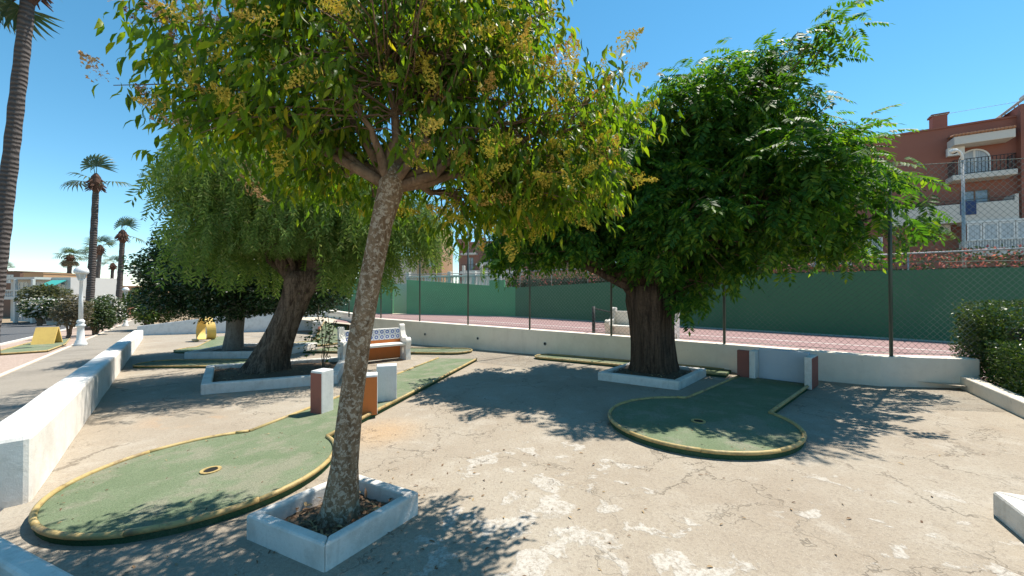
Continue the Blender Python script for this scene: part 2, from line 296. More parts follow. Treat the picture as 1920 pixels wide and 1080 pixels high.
for nm, t0, t1, h in (('path_edging', 2.05, 2.16, .035), ('kerb', 4.5, 4.62, .09)):
    for k in range(24):
        s0 = -9 + k * 3.5; MBk = MB().prism([L(s0 + .01, t0), L(s0 + 3.49, t0), L(s0 + 3.49, t1), L(s0 + .01, t1)], lambda x, y: G(x, y) - .1, lambda x, y: G(x, y) + h)
        struct(MBk.build(nm, 'kerb_white' if nm == 'kerb' else 'pale_render', None, bevel=.01))
FA = Vector((6.45, 6.57)); FD = Vector((-.785, .62)).normalized(); FN = Vector((.62, .785)).normalized()    # fence line, pointing left; FN into the court
def FP(s, t=0.): p = FA + FD * s + FN * t; return (p.x, p.y)
CZ = .1; RC = Vector((.2, 23.5)); RE = Vector((14.3, 10.8)); RDir = (RE - RC).normalized(); LE = Vector((-14.5, 29.0)); LDir = (LE - RC).normalized()
flat = lambda z: (lambda x, y: z)
sheet('court_apron', [FP(-9, .1), FP(24, .1), (-14, 29), tuple(RC), tuple(RC + RDir * 27)], 'court_border', 0, None, flat(CZ))
_in = [FP(-9, .5), FP(20, .5), (-11.5, 27.2), (.1, 22.9), tuple(RC + RDir * 27 - Vector((.45, .5)))]
sheet('tennis_court', _in, 'court_red', 0, None, flat(CZ + .004))
for t in (1.3, 5.2): sheet('court_line', [FP(-8, t), FP(16, t), FP(16, t + .07), FP(-8, t + .07)], 'white_paint', 0, None, flat(CZ + .008))

# ------------------------------------------------------------------ walls
def path_wall(name, label, stations, mat, cat='wall', bevel=.02, base=-.15):   # stations: (inner xy, outer xy, top z)
    mb = MB(); k = len(stations)
    for (a, b, z) in stations:
        mb.v += [(a[0], a[1], G(*a) + base), (a[0], a[1], z), (b[0], b[1], z), (b[0], b[1], G(*b) + base)]
    for i in range(k - 1):
        for j in range(4): p, q = 4 * i + j, 4 * i + (j + 1) % 4; mb.f.append((p, q, q + 4, p + 4))
    mb.f += [(3, 2, 1, 0), tuple(4 * (k - 1) + j for j in range(4))]
    return tag(mb.build(name, mat, None, bevel=bevel), label, cat)
st = []
for i in range(41):
    s = i * .54; a = L(s, random.uniform(-.006, .006)); b = L(s, .34 + random.uniform(-.006, .006)); st.append((a, b, G(*a) + .56 - .006 * s + random.uniform(-.006, .006)))
path_wall('low_wall', 'long low white painted wall separating the golf area from the pavement', st, 'white_paint', bevel=.04)
rwt = [((7.6, 6.27), (7.66, 6.53)), ((7.0, 6.40), (7.08, 6.66))] + [(FP(s, -.13 + .10 * math.sin(s * .28)), FP(s, .14 + .10 * math.sin(s * .28))) for s in np.arange(.15, 16.2, 1)] + [((-8.2, 19.6), (-7.95, 19.75)), ((-11, 23.0), (-10.8, 23.3))]
rw = thing('retaining_wall', 'beige rendered retaining wall with round drain holes below the wire fence', 'wall', (FP(7)[0], FP(7)[1], G(*FP(7))))
mb = MB()
for a, b in rwt: mb.v += [(a[0], a[1], G(*a) - .15), (a[0], a[1], .5), (b[0], b[1], .5), (b[0], b[1], -.3)]
for i in range(len(rwt) - 1):
    for j in range(4): p, q = 4 * i + j, 4 * i + (j + 1) % 4; mb.f.append((p, q, q + 4, p + 4))
mb.f += [(3, 2, 1, 0), tuple(4 * (len(rwt) - 1) + j for j in range(4))]
mb.build('wall_body', 'wall_render', rw, bevel=.015)
for s in (2.12, 4.45, 7.0, 9.55, 12.1, 14.6):      # drain pipes
    t = -.135 + .10 * math.sin(max(s, 0) * .28); p = FP(s, t); z = (.5 + G(*p)) * .5 - .02
    mb = MB(); ring = []; M = Matrix.Translation((p[0], p[1], z)) @ Vector((-FN.x, -FN.y, 0)).to_track_quat('Z', 'Y').to_matrix().to_4x4(); q = MB().lathe([(.036, -.02), (.036, .012), (.048, .012), (.048, -.02)], n=14); mb.add([M @ Vector(v) for v in q.v], q.f[:-2])
    pipe = mb.build('drain_pipe', 'galvanised', rw, True); mb = MB(); q = MB().lathe([(.037, -.02), (.037, .004)], n=14); mb.add([M @ Vector(v) for v in q.v], q.f); mb.build('drain_opening', 'dark_hole', pipe)
path_wall('end_wall', 'pale grey wall with rising top closing the golf area behind the clipped tree', [((-20.6, 21.2), (-20.7, 21.5), -.30), ((-18.2, 21.6), (-18.25, 21.9), 0), ((-15.8, 22.05), (-15.85, 22.35), .30), ((-13.5, 22.5), (-13.55, 22.8), .40), ((-11.0, 23.0), (-11.05, 23.3), .42)], 'stone_block')
def court_wall(name, label, P0, Dv, cuts, tops, mat):
    base = thing(name, label, 'wall', (P0.x, P0.y, CZ)); nv = Vector((-Dv.y, Dv.x)); nv = nv if nv.y > 0 else -nv
    for (a, b), (za, zb) in zip(cuts, tops):
        A, B = P0 + Dv * a, P0 + Dv * b; A2, B2 = A + nv * .2, B + nv * .2; mb = MB()
        mb.add([(A.x, A.y, CZ - .3), (B.x, B.y, CZ - .3), (B2.x, B2.y, CZ - .3), (A2.x, A2.y, CZ - .3), (A.x, A.y, za), (B.x, B.y, zb), (B2.x, B2.y, zb), (A2.x, A2.y, za)], [(3, 2, 1, 0), (4, 5, 6, 7), (0, 1, 5, 4), (1, 2, 6, 5), (2, 3, 7, 6), (3, 0, 4, 7)])
        mb.build('wall_panel', mat, base)
    return base, nv
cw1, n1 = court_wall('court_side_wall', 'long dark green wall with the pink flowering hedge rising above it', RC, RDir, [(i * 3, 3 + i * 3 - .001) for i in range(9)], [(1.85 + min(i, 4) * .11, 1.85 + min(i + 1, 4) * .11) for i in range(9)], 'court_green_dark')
cw2, n2 = court_wall('court_end_wall', 'green wall coloured as if sunlit under the white balustrade at the end of the court', RC - LDir * .02, LDir, [(0, .75), (.75, 1.75), (1.75, 4.5), (4.5, 7.9), (9.1, 16)], [(1.88, 1.9), (2.32, 2.32), (1.98, 2.18), (2.18, 2.42), (2.5, 2.6)], 'court_green_lit')
p = RC + LDir * 7.6 + n2 * 1.6; mb = MB(); M = Matrix.Translation((p.x, p.y, 0)) @ Matrix.Rotation(math.atan2(LDir.y, LDir.x), 4, 'Z'); mb.box(-.3, 2.6, 0, .15, -.2, 2.2, M)
tag(mb.build('passage_wall', 'house_white', None, bevel=.01), 'white wall seen through the gap in the bright green wall', 'wall')
p = RC + LDir * 9.05; mb = MB(); M = Matrix.Translation((p.x, p.y, 0)) @ Matrix.Rotation(math.atan2(LDir.y, LDir.x) + 2.2, 4, 'Z'); dr = thing('door', 'dark green door standing open in the gap of the court wall', 'door', (p.x, p.y, CZ))
mb.box(-.02, .75, -.03, .03, CZ, 2.1, M); mb.build('leaf_panel', 'court_green_dark', dr, bevel=.008); MB().box(.62, .7, -.06, .06, 1.05, 1.09, M).build('handle', 'galvanised', dr)

# ------------------------------------------------------------------ wire fences
def wire_sheet(P0, Dv, length, z0, z1, pitch, r):
    h = z1 - z0; V = []; F = []; k = 0; nv = Vector((-Dv.y, Dv.x))
    for sgn in (1, -1):
        a = -h
        while a < length:
            s0, s1 = a, a + h; lo, hi = max(s0, 0), min(s1, length)
            if hi > lo:
                za = (lo - s0) if sgn > 0 else h - (lo - s0); zb = (hi - s0) if sgn > 0 else h - (hi - s0)
                for (s, z) in ((lo, za), (hi, zb)):
                    p = P0 + Dv * s; off = sgn * r * .8
                    for (u, v) in ((r, 0), (-.5 * r, .87 * r), (-.5 * r, -.87 * r)):
                        q = p + nv * (v + off) + Dv * u * .7; V.append((q.x, q.y, z0 + z - sgn * u * .7))
                for j in range(3): F.append((k + j, k + (j + 1) % 3, k + 3 + (j + 1) % 3, k + 3 + j))
                k += 6
            a += pitch
    return np.array(V), np.array(F)
FTOP = 3.75
fence = thing('wire_fence', 'tall dark chain link fence standing on the beige retaining wall', 'fence', (FA.x, FA.y, .5))
for k in range(0, 10):
    p = FP(k * 2.52, .0 if k < 0 else .10 * math.sin(k * 2.52 * .28) * 0); MB().tube([(p[0], p[1], .46), (p[0], p[1], FTOP + .03)], .027, 10).build('post', 'fence_steel', fence, True)
FS = Vector((.975, -.222)).normalized(); p = FA + FS * 2.5; MB().tube([(p.x, p.y, .1), (p.x, p.y, FTOP + .03)], .027, 10).build('post', 'fence_steel', fence, True); V, F = wire_sheet(FA, FS, 4, .54, FTOP, .10, .0026); stuff(raw_mesh('chain_link', V, F, 'wire', fence)); V, F = wire_sheet(FA, FD, 22.5, .54, FTOP, .10, .0026); stuff(raw_mesh('chain_link', V, F, 'wire', fence))
for z in (.56, 2.1, FTOP - .01): a, b = FA + FS * 4, FP(22.6, .012); MB().tube([(a[0], a[1], z), (FA.x, FA.y + .01, z), (b[0], b[1], z)], .005, 5).build('tension_wire', 'wire', fence)
def rail_fence(name, label, P0, Dv, nv, sp, length, z0, z1, first=.3):
    f = thing(name, label, 'fence', (P0.x, P0.y, z0)); a = P0 + nv * .1; b = a + Dv * length
    MB().tube([(a.x, a.y, z1), (b.x, b.y, z1)], .028, 8).build('rail', 'galvanised', f, True); s = first
    while s < length: q = a + Dv * s; MB().tube([(q.x, q.y, z0 - .3), (q.x, q.y, z1)], .022, 8).build('post', 'galvanised', f, True); s += sp
    V, F = wire_sheet(a, Dv, length, z0 + .05, z1, .12, .0025); stuff(raw_mesh('chain_link', V, F, 'wire', f))
rail_fence('rail_fence', 'grey steel rail and mesh on top of the long dark green wall', RC, RDir, n1, 2.35, 26, 2.1, 2.82)
rail_fence('rail_fence', 'grey steel rail and mesh on top of the bright green wall', RC, LDir, n2, 2.5, 15, 2.2, 2.78)

# ------------------------------------------------------------------ planters
def inset(poly, d):
    out = []; m = len(poly); A = sum(poly[i][0] * poly[(i + 1) % m][1] - poly[(i + 1) % m][0] * poly[i][1] for i in range(m)); sg = 1 if A > 0 else -1
    for i in range(m):
        p0, p1, p2 = Vector(poly[i - 1]), Vector(poly[i]), Vector(poly[(i + 1) % m]); e1 = (p1 - p0).normalized(); e2 = (p2 - p1).normalized(); n1_ = Vector((-e1.y, e1.x)) * sg; n2_ = Vector((-e2.y, e2.x)) * sg
        b = (n1_ + n2_).normalized(); out.append(tuple(p1 + b * (d / max(b.dot(n1_), .3))))
    return out
def planter(label, poly, h, th, soil=.5, mat='kerb_white'):
    c = (sum(p[0] for p in poly) / len(poly), sum(p[1] for p in poly) / len(poly)); t = thing('planter', label, 'planter', (c[0], c[1], G(*c))); q = inset(poly, th); m = len(poly)
    for i in range(m):
        j = (i + 1) % m; MB().prism([poly[i], poly[j], q[j], q[i]], lambda x, y: G(x, y) - .08, lambda x, y: G(x, y) + h).build('kerb_side', mat, t, bevel=min(.02, th * .2))
    V = MB(); k = 14; q2 = inset(poly, th * .5); a, b, cc, d = [Vector(p) for p in q2]
    for i in range(k + 1):
        for j in range(k + 1):
            u, v = i / k, j / k; p = (a * (1 - u) + b * u) * (1 - v) + (d * (1 - u) + cc * u) * v; edge = min(u, v, 1 - u, 1 - v)
            V.v.append((p.x, p.y, G(p.x, p.y) + h * soil + random.uniform(-.012, .018) + .03 * min(edge * 4, 1)))
    V.f = [(i * (k + 1) + j, (i + 1) * (k + 1) + j, (i + 1) * (k + 1) + j + 1, i * (k + 1) + j + 1) for i in range(k) for j in range(k)]
    V.build('soil', 'planter_soil', t, True); return t, q
PL1 = [(-1.82, 2.65), (-1.11, 2.30), (-.70, 2.92), (-1.38, 3.30)]
planter('white square concrete planter around the flowering privet trunk', PL1, .165, .075, .25)
PL2 = [(1.66, 7.5), (2.83, 6.55), (3.85, 7.65), (2.75, 8.75)]; planter('white kerbed planter around the thick dark tree trunk', PL2, .155, .12, .6)
PL3 = [(-5.56, 6.9), (-3.45, 7.65), (-4.3, 10.1), (-7.2, 9.1)]; planter('white kerbed bed under the weeping pepper tree', PL3, .19, .16, .5)
PL4 = [(-9.85, 11.6), (-7.0, 11.4), (-6.9, 13.7), (-10.2, 14.0)]; planter('shaded white kerbed bed around the clipped ficus trunk', PL4, .2, .16, .5)
planter('white planter across the round putting green from the privet', [(-3.62, 2.57), (-1.9, 1.85), (-2.35, .75), (-4.1, 1.5)], .235, .11, .5)
planter('white concrete planter on the bare paving opposite the hedge', [(3.44, 2.78), (4.6, 2.1), (4.1, 1.25), (2.95, 1.93)], .17, .11, .5)

# ------------------------------------------------------------------ golf lanes
def green(label, out, h, borders, mat='green_carpet', cup=None, r=.022, base=True):
    c = (sum(p[0] for p in out) / len(out), sum(p[1] for p in out) / len(out)); t = thing('putting_green', label, 'putting green', (c[0], c[1], G(*c)), 'miniature golf lanes')
    MB().prism(out, lambda x, y: G(x, y) - .05, lambda x, y: G(x, y) + h - .012).build('base', 'dark_carpet', t)
    MB().prism(inset(out, .012), lambda x, y: G(x, y) + h - .016, lambda x, y: G(x, y) + h).build('carpet', mat, t)
    chunks = [b[i:i + 7] for b in borders for i in range(0, len(b) - 1, 6)]
    for b in chunks:
        dz = random.uniform(-.004, .004); b = [(b[0][0] + (b[1][0] - b[0][0]) * .03, b[0][1] + (b[1][1] - b[0][1]) * .03)] + list(b[1:])
        MB().tube([(x, y, G(x, y) + h + r * .35 + dz) for x, y in b], r * random.uniform(.93, 1.06), 10, wob=.07).build('border', 'yellow_border', t, True)
    if cup:
        z = G(*cup) + h; q = MB(); k = 20
        for rr, zz in ((.082, .002), (.082, .012), (.056, .012), (.056, .003)): q.v += [(cup[0] + rr * math.cos(6.2832 * j / k), cup[1] + rr * math.sin(6.2832 * j / k), z + zz) for j in range(k)]
        q.f = [(i * k + j, i * k + (j + 1) % k, (i + 1) * k + (j + 1) % k, (i + 1) * k + j) for i in range(3) for j in range(k)]; rim = q.build('cup_rim', 'yellow_border', t)
        MB().lathe([(.057, 0), (.057, .004)], (cup[0], cup[1], z), 20).build('cup_hole', 'dark_hole', rim)
    return t
def keyhole(c, r, ang, w, Ln):
    u = Vector((math.sin(ang), math.cos(ang))); v = Vector((u.y, -u.x)); c = Vector(c); a0 = math.asin(w / r)
    arc = [c + (u * math.cos(a) + v * math.sin(a)) * r for a in np.linspace(a0, 2 * math.pi - a0, 44)]; e = [c + u * Ln - v * w, c + u * Ln + v * w]
    arc = [tuple(p) for p in arc]; e = [tuple(p) for p in e]; return arc + e, arc, e
o1, a1, e1 = keyhole((-2.84, 3.66), 1.06, R(12.0), .54, 6.7)
def lerp(a, b, k): return [(a[0] + (b[0] - a[0]) * i / k, a[1] + (b[1] - a[1]) * i / k) for i in range(k + 1)]
green('large round green with yellow border and a long lane to the white block obstacles', o1, .06, [a1, lerp(a1[-1], e1[0], 8), lerp(e1[1], a1[0], 8)], cup=(-2.80, 3.60))
o2, a2, e2 = keyhole((2.3, 4.8), 1.06, R(48.2), .54, 3.25)
green('round green shaded by the big tree with lane ending at the walled recess', o2, .06, [a2, lerp(a2[-1], e2[0], 4), lerp(e2[1], a2[0], 4)], cup=(2.28, 4.73))
def strip(p0, p1, w, rnd=True):
    a, b = Vector(p0), Vector(p1); d = (b - a).normalized(); v = Vector((d.y, -d.x)) * w; o = [a - v, a + v]; o = [tuple(p) for p in o]
    arc = [tuple(b + (v * math.cos(t) + d * w * math.sin(t))) for t in np.linspace(0, math.pi, 15)] if rnd else [tuple(b + v), tuple(b - v)]
    return o + arc, o, arc
for lab, p0, p1, w in (('narrow lane passing behind the tiled bench', (-6.6, 12.9), (-1.75, 11.85), .52), ('shaded lane between the pepper tree bed and the ficus bed', (-6.2, 10.15), (-9.6, 10.5), .5), ('shaded lane running along the foot of the drain hole wall', (4.35, 7.75), (.95, 10.35), .33)):
    o, q, arc = strip(p0, p1, w); green(lab, o, .05, [[q[1]] + arc + [q[0]]], 'green_carpet', r=.022)
o3, a3, e3 = keyhole((-10.85, 13.9), 1.0, R(-31), .5, 6.2); green('green lane leading to the yellow loop obstacle', o3, .05, [a3[:10], a3[-10:], lerp(a3[-1], e3[0], 4), lerp(e3[1], a3[0], 4)], r=.022)
o4, a4, e4 = keyhole((-7.6, 14.9), .95, R(-6), .5, 3.2); green('curving green below the tilted lane by the end wall', o4, .05, [a4, lerp(a4[-1], e4[0], 4), lerp(e4[1], a4[0], 4)], r=.022)
o5 = [L(16.6, 2.35), L(16.6, 3.75), L(24.2, 3.75), L(24.2, 2.75), L(20, 2.35)]; green('green lane beside the road carrying the yellow wedge', o5, .05, [lerp(o5[0], o5[1], 3), lerp(o5[1], o5[2], 5), lerp(o5[3], o5[4], 3) + [o5[0]]], r=.03)
# tilted lane
c = Vector((-8.35, 18.1)); t = thing('tilted_lane', 'tilted green ramp with white cheek wall at the wall corner', 'ramp', (c.x, c.y, G(c.x, c.y))); M = Matrix.Translation((c.x, c.y, G(c.x, c.y))) @ Matrix.Rotation(R(14), 4, 'Z')
q = [Vector(v) for v in ((-.55, -.9, .02), (.55, -.9, .02), (.55, .7, .62), (-.55, .7, .62), (-.55, -.9, -.1), (.55, -.9, -.1), (.55, .7, -.1), (-.55, .7, -.1))]
MB().add([M @ v for v in q], [(0, 1, 2, 3), (7, 6, 5, 4), (4, 5, 1, 0), (5, 6, 2, 1), (6, 7, 3, 2), (7, 4, 0, 3)]).build('sloping_bed', 'green_carpet', t)
for sx in (-.58, .58): MB().tube([M @ Vector((sx, -.9, .05)), M @ Vector((sx, .7, .66))], .025, 8).build('border', 'yellow_border', t, True)
MB().box(-.95, -.62, .1, .7, -.1, .72, M).build('cheek_wall', 'kerb_white', t, bevel=.02); MB().box(-.62, -.6, -.3, .1, -.1, .5, M).build('side_board', 'brick_red_paint', t)

# ------------------------------------------------------------------ obstacles
def block(label, x, y, wx, dy, h, ang, front, side, z0=.06):
    t = thing('obstacle_block', label, 'block', (x, y, G(x, y) + z0), 'block obstacles on the long lane'); M = Matrix.Translation((x, y, G(x, y) + z0 - .01)) @ Matrix.Rotation(-ang, 4, 'Z')
    MB().box(-wx / 2, wx / 2, -dy / 2, dy / 2, 0, h, M).build('block_body', side, t, bevel=.012)
    if front: MB().box(-wx / 2 + .004, wx / 2 - .004, -dy / 2 - .004, -dy / 2 + .01, .002, h - .03, M).build('painted_face', front, t)
block('white block with orange narrow face at the lane edge', -2.70, 5.50, .20, .22, .60, R(20), 'brick_red_paint', 'stone_block')
block('orange faced block standing beside the privet trunk', -1.99, 5.40, .21, .22, .55, R(-19), 'orange_paint', 'stone_block')
block('plain pale block standing behind the orange faced one', -1.97, 6.08, .30, .20, .56, R(-17), None, 'stone_block')
u = Vector((math.sin(R(48.2)), math.cos(R(48.2)))); c = Vector((4.80, 7.0)); t = thing('walled_recess', 'grey walled recess with brick red cheeks at the end of the shaded lane', 'obstacle', (c.x, c.y, G(c.x, c.y)))
M = Matrix.Translation((c.x, c.y, G(c.x, c.y) + .03)) @ Matrix.Rotation(-R(48.2), 4, 'Z')      # local +y along the lane, +x to its right
MB().box(-.29, .47, .0, .12, 0, .56, M).build('back_wall', 'grey_paint', t, bevel=.012); MB().box(.47, .57, -.36, .12, 0, .53, M).build('cheek_wall', 'kerb_white', t, bevel=.012); MB().box(.568, .576, -.34, .11, .01, .51, M).build('painted_face', 'brick_red_paint', t)
MB().box(-.39, -.29, -.20, .12, 0, .52, M).build('cheek_wall', 'kerb_white', t, bevel=.012); MB().box(-.60, -.392, -.18, -.08, 0, .51, M).build('painted_block', 'brick_red_paint', t, bevel=.01)
# yellow loop
c = Vector((-13.75, 17.35)); z0 = G(c.x, c.y) + .05; t = thing('loop_obstacle', 'yellow loop the loop ring on the green lane', 'obstacle', (c.x, c.y, z0)); mb = MB(); ax = Vector((-.62, -.785, 0)); sd = Vector((.785, -.62, 0)); k = 40
for i in range(k + 1):
    a = R(-82) + R(344) * i / k; off = -.14 + .28 * i / k
    for rr, w_ in ((.46, -.17), (.46, .17), (.50, .17), (.50, -.17)): p = Vector((c.x, c.y, z0 + .5)) + (sd * math.cos(a) + Vector((0, 0, 1)) * math.sin(a)) * rr + ax * (off + w_); mb.v.append(tuple(p))
mb.f = [(4 * i + j, 4 * i + (j + 1) % 4, 4 * i + 4 + (j + 1) % 4, 4 * i + 4 + j) for i in range(k) for j in range(4)] + [(3, 2, 1, 0), (4 * k, 4 * k + 1, 4 * k + 2, 4 * k + 3)]
mb.build('ring', 'yellow_paint', t, False, .006); mb = MB(); M = Matrix.Translation((c.x, c.y, z0)) @ Matrix.Rotation(math.atan2(-.62, .785), 4, 'Z'); mb.box(-.28, .28, -.45, -.32, -.02, .05, M).build('lead_in_board', 'yellow_border', t)
# yellow wedge
p = L(21.3, 3.05); t = thing('wedge_obstacle', 'yellow tent shaped wedge on the lane beside the road', 'obstacle', (p[0], p[1], G(*p))); M = Matrix.Translation((p[0], p[1], G(*p) + .045)) @ Matrix.Rotation(R(28), 4, 'Z')
for nm, q in (('sloping_face', [(-.45, -.38, 0), (-.1, -.03, .72)]), ('rear_face', [(.0, .0, .72), (.30, .32, 0)])):
    (x0, y0, za), (x1, y1, zb) = q; dn = Vector((0, .05, .02)); A = [Vector((-.34, y0, za)), Vector((.34, y0, za)), Vector((.34, y1, zb)), Vector((-.34, y1, zb))]
    MB().add([M @ v for v in A] + [M @ (v + Vector((0, .06, 0))) for v in A], [(0, 1, 2, 3), (7, 6, 5, 4), (4, 5, 1, 0), (5, 6, 2, 1), (6, 7, 3, 2), (7, 4, 0, 3)]).build(nm, 'yellow_paint', t)

# ------------------------------------------------------------------ benches
PROF = [(.02, 0), (.02, .55), (.0, .80)] + [(.06 + .065 * math.cos(a), .90 + .065 * math.sin(a)) for a in np.linspace(math.pi, .1, 8)] + [(.15, .78), (.21, .66), (.30, .60)] + [(.47 + .11 * math.cos(a), .51 + .11 * math.sin(a)) for a in np.linspace(1.45, -.5, 8)] + [(.52, .30), (.54, .12), (.55, 0)]
def bench(label, cx, cy, z, ang, Wd, tiled):
    t = thing('bench', label, 'bench', (cx, cy, z)); M = Matrix.Translation((cx, cy, z)) @ Matrix.Rotation(ang, 4, 'Z')    # local -y faces forward
    for sx in (-1, 1):
        bm = bmesh.new(); x0, x1 = sx * Wd / 2 - .07, sx * Wd / 2 + .07; k = len(PROF); H_ = [(.33 + .075 * math.cos(a), .24 + .095 * math.sin(a)) for a in np.linspace(0, 2 * math.pi, 17)[:-1]]
        for x, flip in ((x0, 1), (x1, 0)):
            vo = [bm.verts.new(M @ Vector((x, .3 - a, b))) for a, b in PROF]; vh = [bm.verts.new(M @ Vector((x, .3 - a, b))) for a, b in H_]
            ed = [bm.edges.new((l[i], l[(i + 1) % len(l)])) for l in (vo, vh) for i in range(len(l))]; bmesh.ops.triangle_fill(bm, use_beauty=True, edges=ed)
            if flip: vo1, vh1 = vo, vh
        for l0, l1 in ((vo1, vo), (vh1, vh)):
            for i in range(len(l0)): bm.faces.new((l0[i], l0[(i + 1) % len(l0)], l1[(i + 1) % len(l0)], l1[i]))
        bmesh.ops.recalc_face_normals(bm, faces=bm.faces); me = bpy.data.meshes.new('end_panel'); bm.transform(Matrix.Translation(-t.location)); bm.to_mesh(me); bm.free(); me.materials.append(MATS['white_paint']); o = bpy.data.objects.new('end_panel', me); C.objects.link(o); o.parent = t
    h = Wd / 2 - .068; MB().box(-h, h, -.22, .2, .41, .47, M).build('seat', 'white_paint', t, bevel=.012); MB().box(-h, h, .17, .25, .02 if tiled else .45, .86, M).build('backrest', 'white_paint', t, bevel=.01)
    if tiled:
        MB().box(-h, h, .162, .169, .03, .41, M).build('lower_panel', 'orange_paint', t); MB().box(-h, h, .162, .169, .472, .555, M).build('back_strip', 'orange_paint', t)
        me = MB().box(-.068, .068, -.008, 0, -.068, .068).mesh('tile'); me.materials.append(MATS['bench_tile']); nx = int(2 * h / .14)
        for i in range(nx):
            for j in range(2): o = bpy.data.objects.new('tile', me); C.objects.link(o); o.parent = t; o.matrix_local = Matrix.Translation(-t.location) @ M @ Matrix.Translation((-h + (i + .5) * 2 * h / nx, .17, .635 + j * .14))
    else: MB().box(-h * .9, h * .9, -.1, .15, .02, .41, M).build('plinth', 'white_paint', t)
bench('white scrolled bench with blue patterned tiles and orange panels', -3.62, 10.25, G(-3.6, 10.2), R(38), 1.62, True)
bench('plain white scrolled bench behind the wire fence', 3.55, 10.65, .18, math.atan2(FD.y, FD.x) + math.pi, 1.75, False)
# tennis net
a = Vector(FP(5.75, .45)); b = a + FN * 7; t = thing('tennis_net', 'slack black tennis net between short posts on the red court', 'net', (a.x, a.y, CZ))
for p in (a, b): MB().tube([(p.x, p.y, CZ), (p.x, p.y, CZ + 1.1)], .045, 10).build('post', 'black_metal', t, True)
def sag(s): return CZ + 1.05 - .30 * min(1, s / 2.2)
top = [(a + FN * s, sag(s)) for s in np.linspace(0, 7, 15)]; MB().tube([(p.x, p.y, z) for p, z in top], .02, 6).build('head_band', 'white_paint' if 0 else 'net_black', t)
mb = MB()
for s in np.arange(.05, 7, .07): p = a + FN * s; mb.tube([(p.x, p.y, CZ + .02), (p.x, p.y, sag(s))], .004, 3, False)
for z in np.arange(.08, .95, .07):
    pts = [(a + FN * s, min(CZ + z, sag(s))) for s in (0, 2.3, 7)]; mb.tube([(p.x, p.y, zz) for p, zz in pts], .004, 3, False)
stuff(mb.build('netting', 'net_black', t))

# ------------------------------------------------------------------ trees
random.seed(3)
def bent(p0, p1, k=6, sag_=0., j=.05):
    p0, p1 = Vector(p0), Vector(p1); ln = (p1 - p0).length; out = []
    for i in range(k + 1):
        f = i / k; q = p0.lerp(p1, f) + Vector((0, 0, sag_ * math.sin(math.pi * f)))
        if 0 < i < k: q += Vector([random.uniform(-j, j) * ln for _ in range(3)])
        out.append(q)
    return out
def rads(r0, r1, k): return [r0 + (r1 - r0) * i / k for i in range(k + 1)]
def cam_px(P): d = np.maximum(P[:, 1], .05); return 960 + P[:, 0] / d * 723, 547 - (P[:, 2] - EYE) / d * 723
def pick_large(P, size, n):                             # the pieces that show largest in view
    x, y = cam_px(P); sc = size / np.maximum(np.linalg.norm(P - np.array([0, 0, EYE]), axis=1), .3); sc = np.where((x > 0) & (x < 1920) & (y > 0) & (y < 1080) & (P[:, 1] > .2), sc, 0); return np.argsort(-sc)[:n]
def singles(name, tv, tf, P, D, Nn, S, mat, parent):
    me = bpy.data.meshes.new(name); me.from_pydata([tuple(map(float, v)) for v in tv], [], [tuple(map(int, f)) for f in tf]); me.materials.append(MATS[mat]); M = frames(D, Nn); o0 = np.array(parent_origin(parent))
    for i in range(len(P)):
        m = Matrix([list(M[i][r] * S[i]) + [P[i][r] - o0[r]] for r in range(3)] + [[0, 0, 0, 1]]); o = bpy.data.objects.new(name, me); C.objects.link(o); o.parent = parent; o.matrix_local = m
def droop(n, u, d=.6, up=0):
    D = unit(n) * .7 + u * .6; D[:, 2] = D[:, 2] * .5 - d + up; return D

# flowering privet in front
pv = thing('privet_tree', 'flowering privet with mottled trunk and yellow green crown in a square planter', 'tree', (-1.23, 2.77, G(-1.23, 2.77)))
tp = [(-1.235, 2.775, -.06), (-1.225, 2.77, .06), (-1.20, 2.77, .35), (-1.15, 2.765, .8), (-1.09, 2.76, 1.25), (-1.01, 2.755, 1.7), (-.93, 2.75, 2.1), (-.86, 2.75, 2.36), (-.83, 2.75, 2.5)]
MB().tube(tp, [.18, .125, .092, .081, .077, .075, .076, .09, .055], 18, wob=.07).build('trunk', 'privet_bark', pv, True)
PV = [(-1.0, 2.5, 2.78, .75, .3, .3), (-.3, 2.6, 2.72, .5, .3, .25), (-1.55, 3.25, 2.58, .4, .4, .2), (-1.2, 3.35, 2.38, .3, .3, .2), (.05, 3.3, 2.5, .7, .5, .3), (-.35, 3.35, 2.3, .35, .4, .2), (-2.0, 3.0, 3.0, .85, .5, .48), (-1.75, 2.95, 3.5, .85, .55, .5), (-.85, 2.65, 3.25, 1.05, 1.0, .62), (.1, 3.05, 2.92, .85, .6, .55), (-.35, 2.9, 3.4, .6, .6, .45), (-1.5, 3.3, 2.8, .6, .5, .35), (-.4, 3.5, 2.75, .6, .5, .4), (-.8, 3.3, 4.1, 1.2, 1.0, .5), (-2.45, 3.0, 3.2, .35, .3, .28), (.3, 3.2, 2.45, .5, .5, .25), (.62, 3.2, 3.0, .35, .5, .35)]
fork = Vector((-.86, 2.75, 2.34)); mb = MB(); tips = []
for l in PV:
    e = Vector(l[:3]); pts = bent(fork, e, 6, .08, .04); mb.tube(pts, rads(.04, .010, 6), 7); tips.append(pts)
mb.build('limbs', 'twig_bark', pv, True)
def twigs(parent, P, idx, tips, n, r0, mat='twig_bark', j=.06):
    mb = MB()
    for i in rng.choice(len(P), n, replace=False):
        src = tips[idx[i]][random.choice((3, 4, 5, 6))]; mb.tube(bent(src, P[i], 3, .05, j), rads(r0, r0 * .35, 3), 4, False)
    mb.build('twigs', mat, parent, True)
Pc, Uc, Ic = clump(*in_lobes(PV, 3300, .6), 330, .135); twigs(pv, Pc, Ic, tips, 700, .0075)
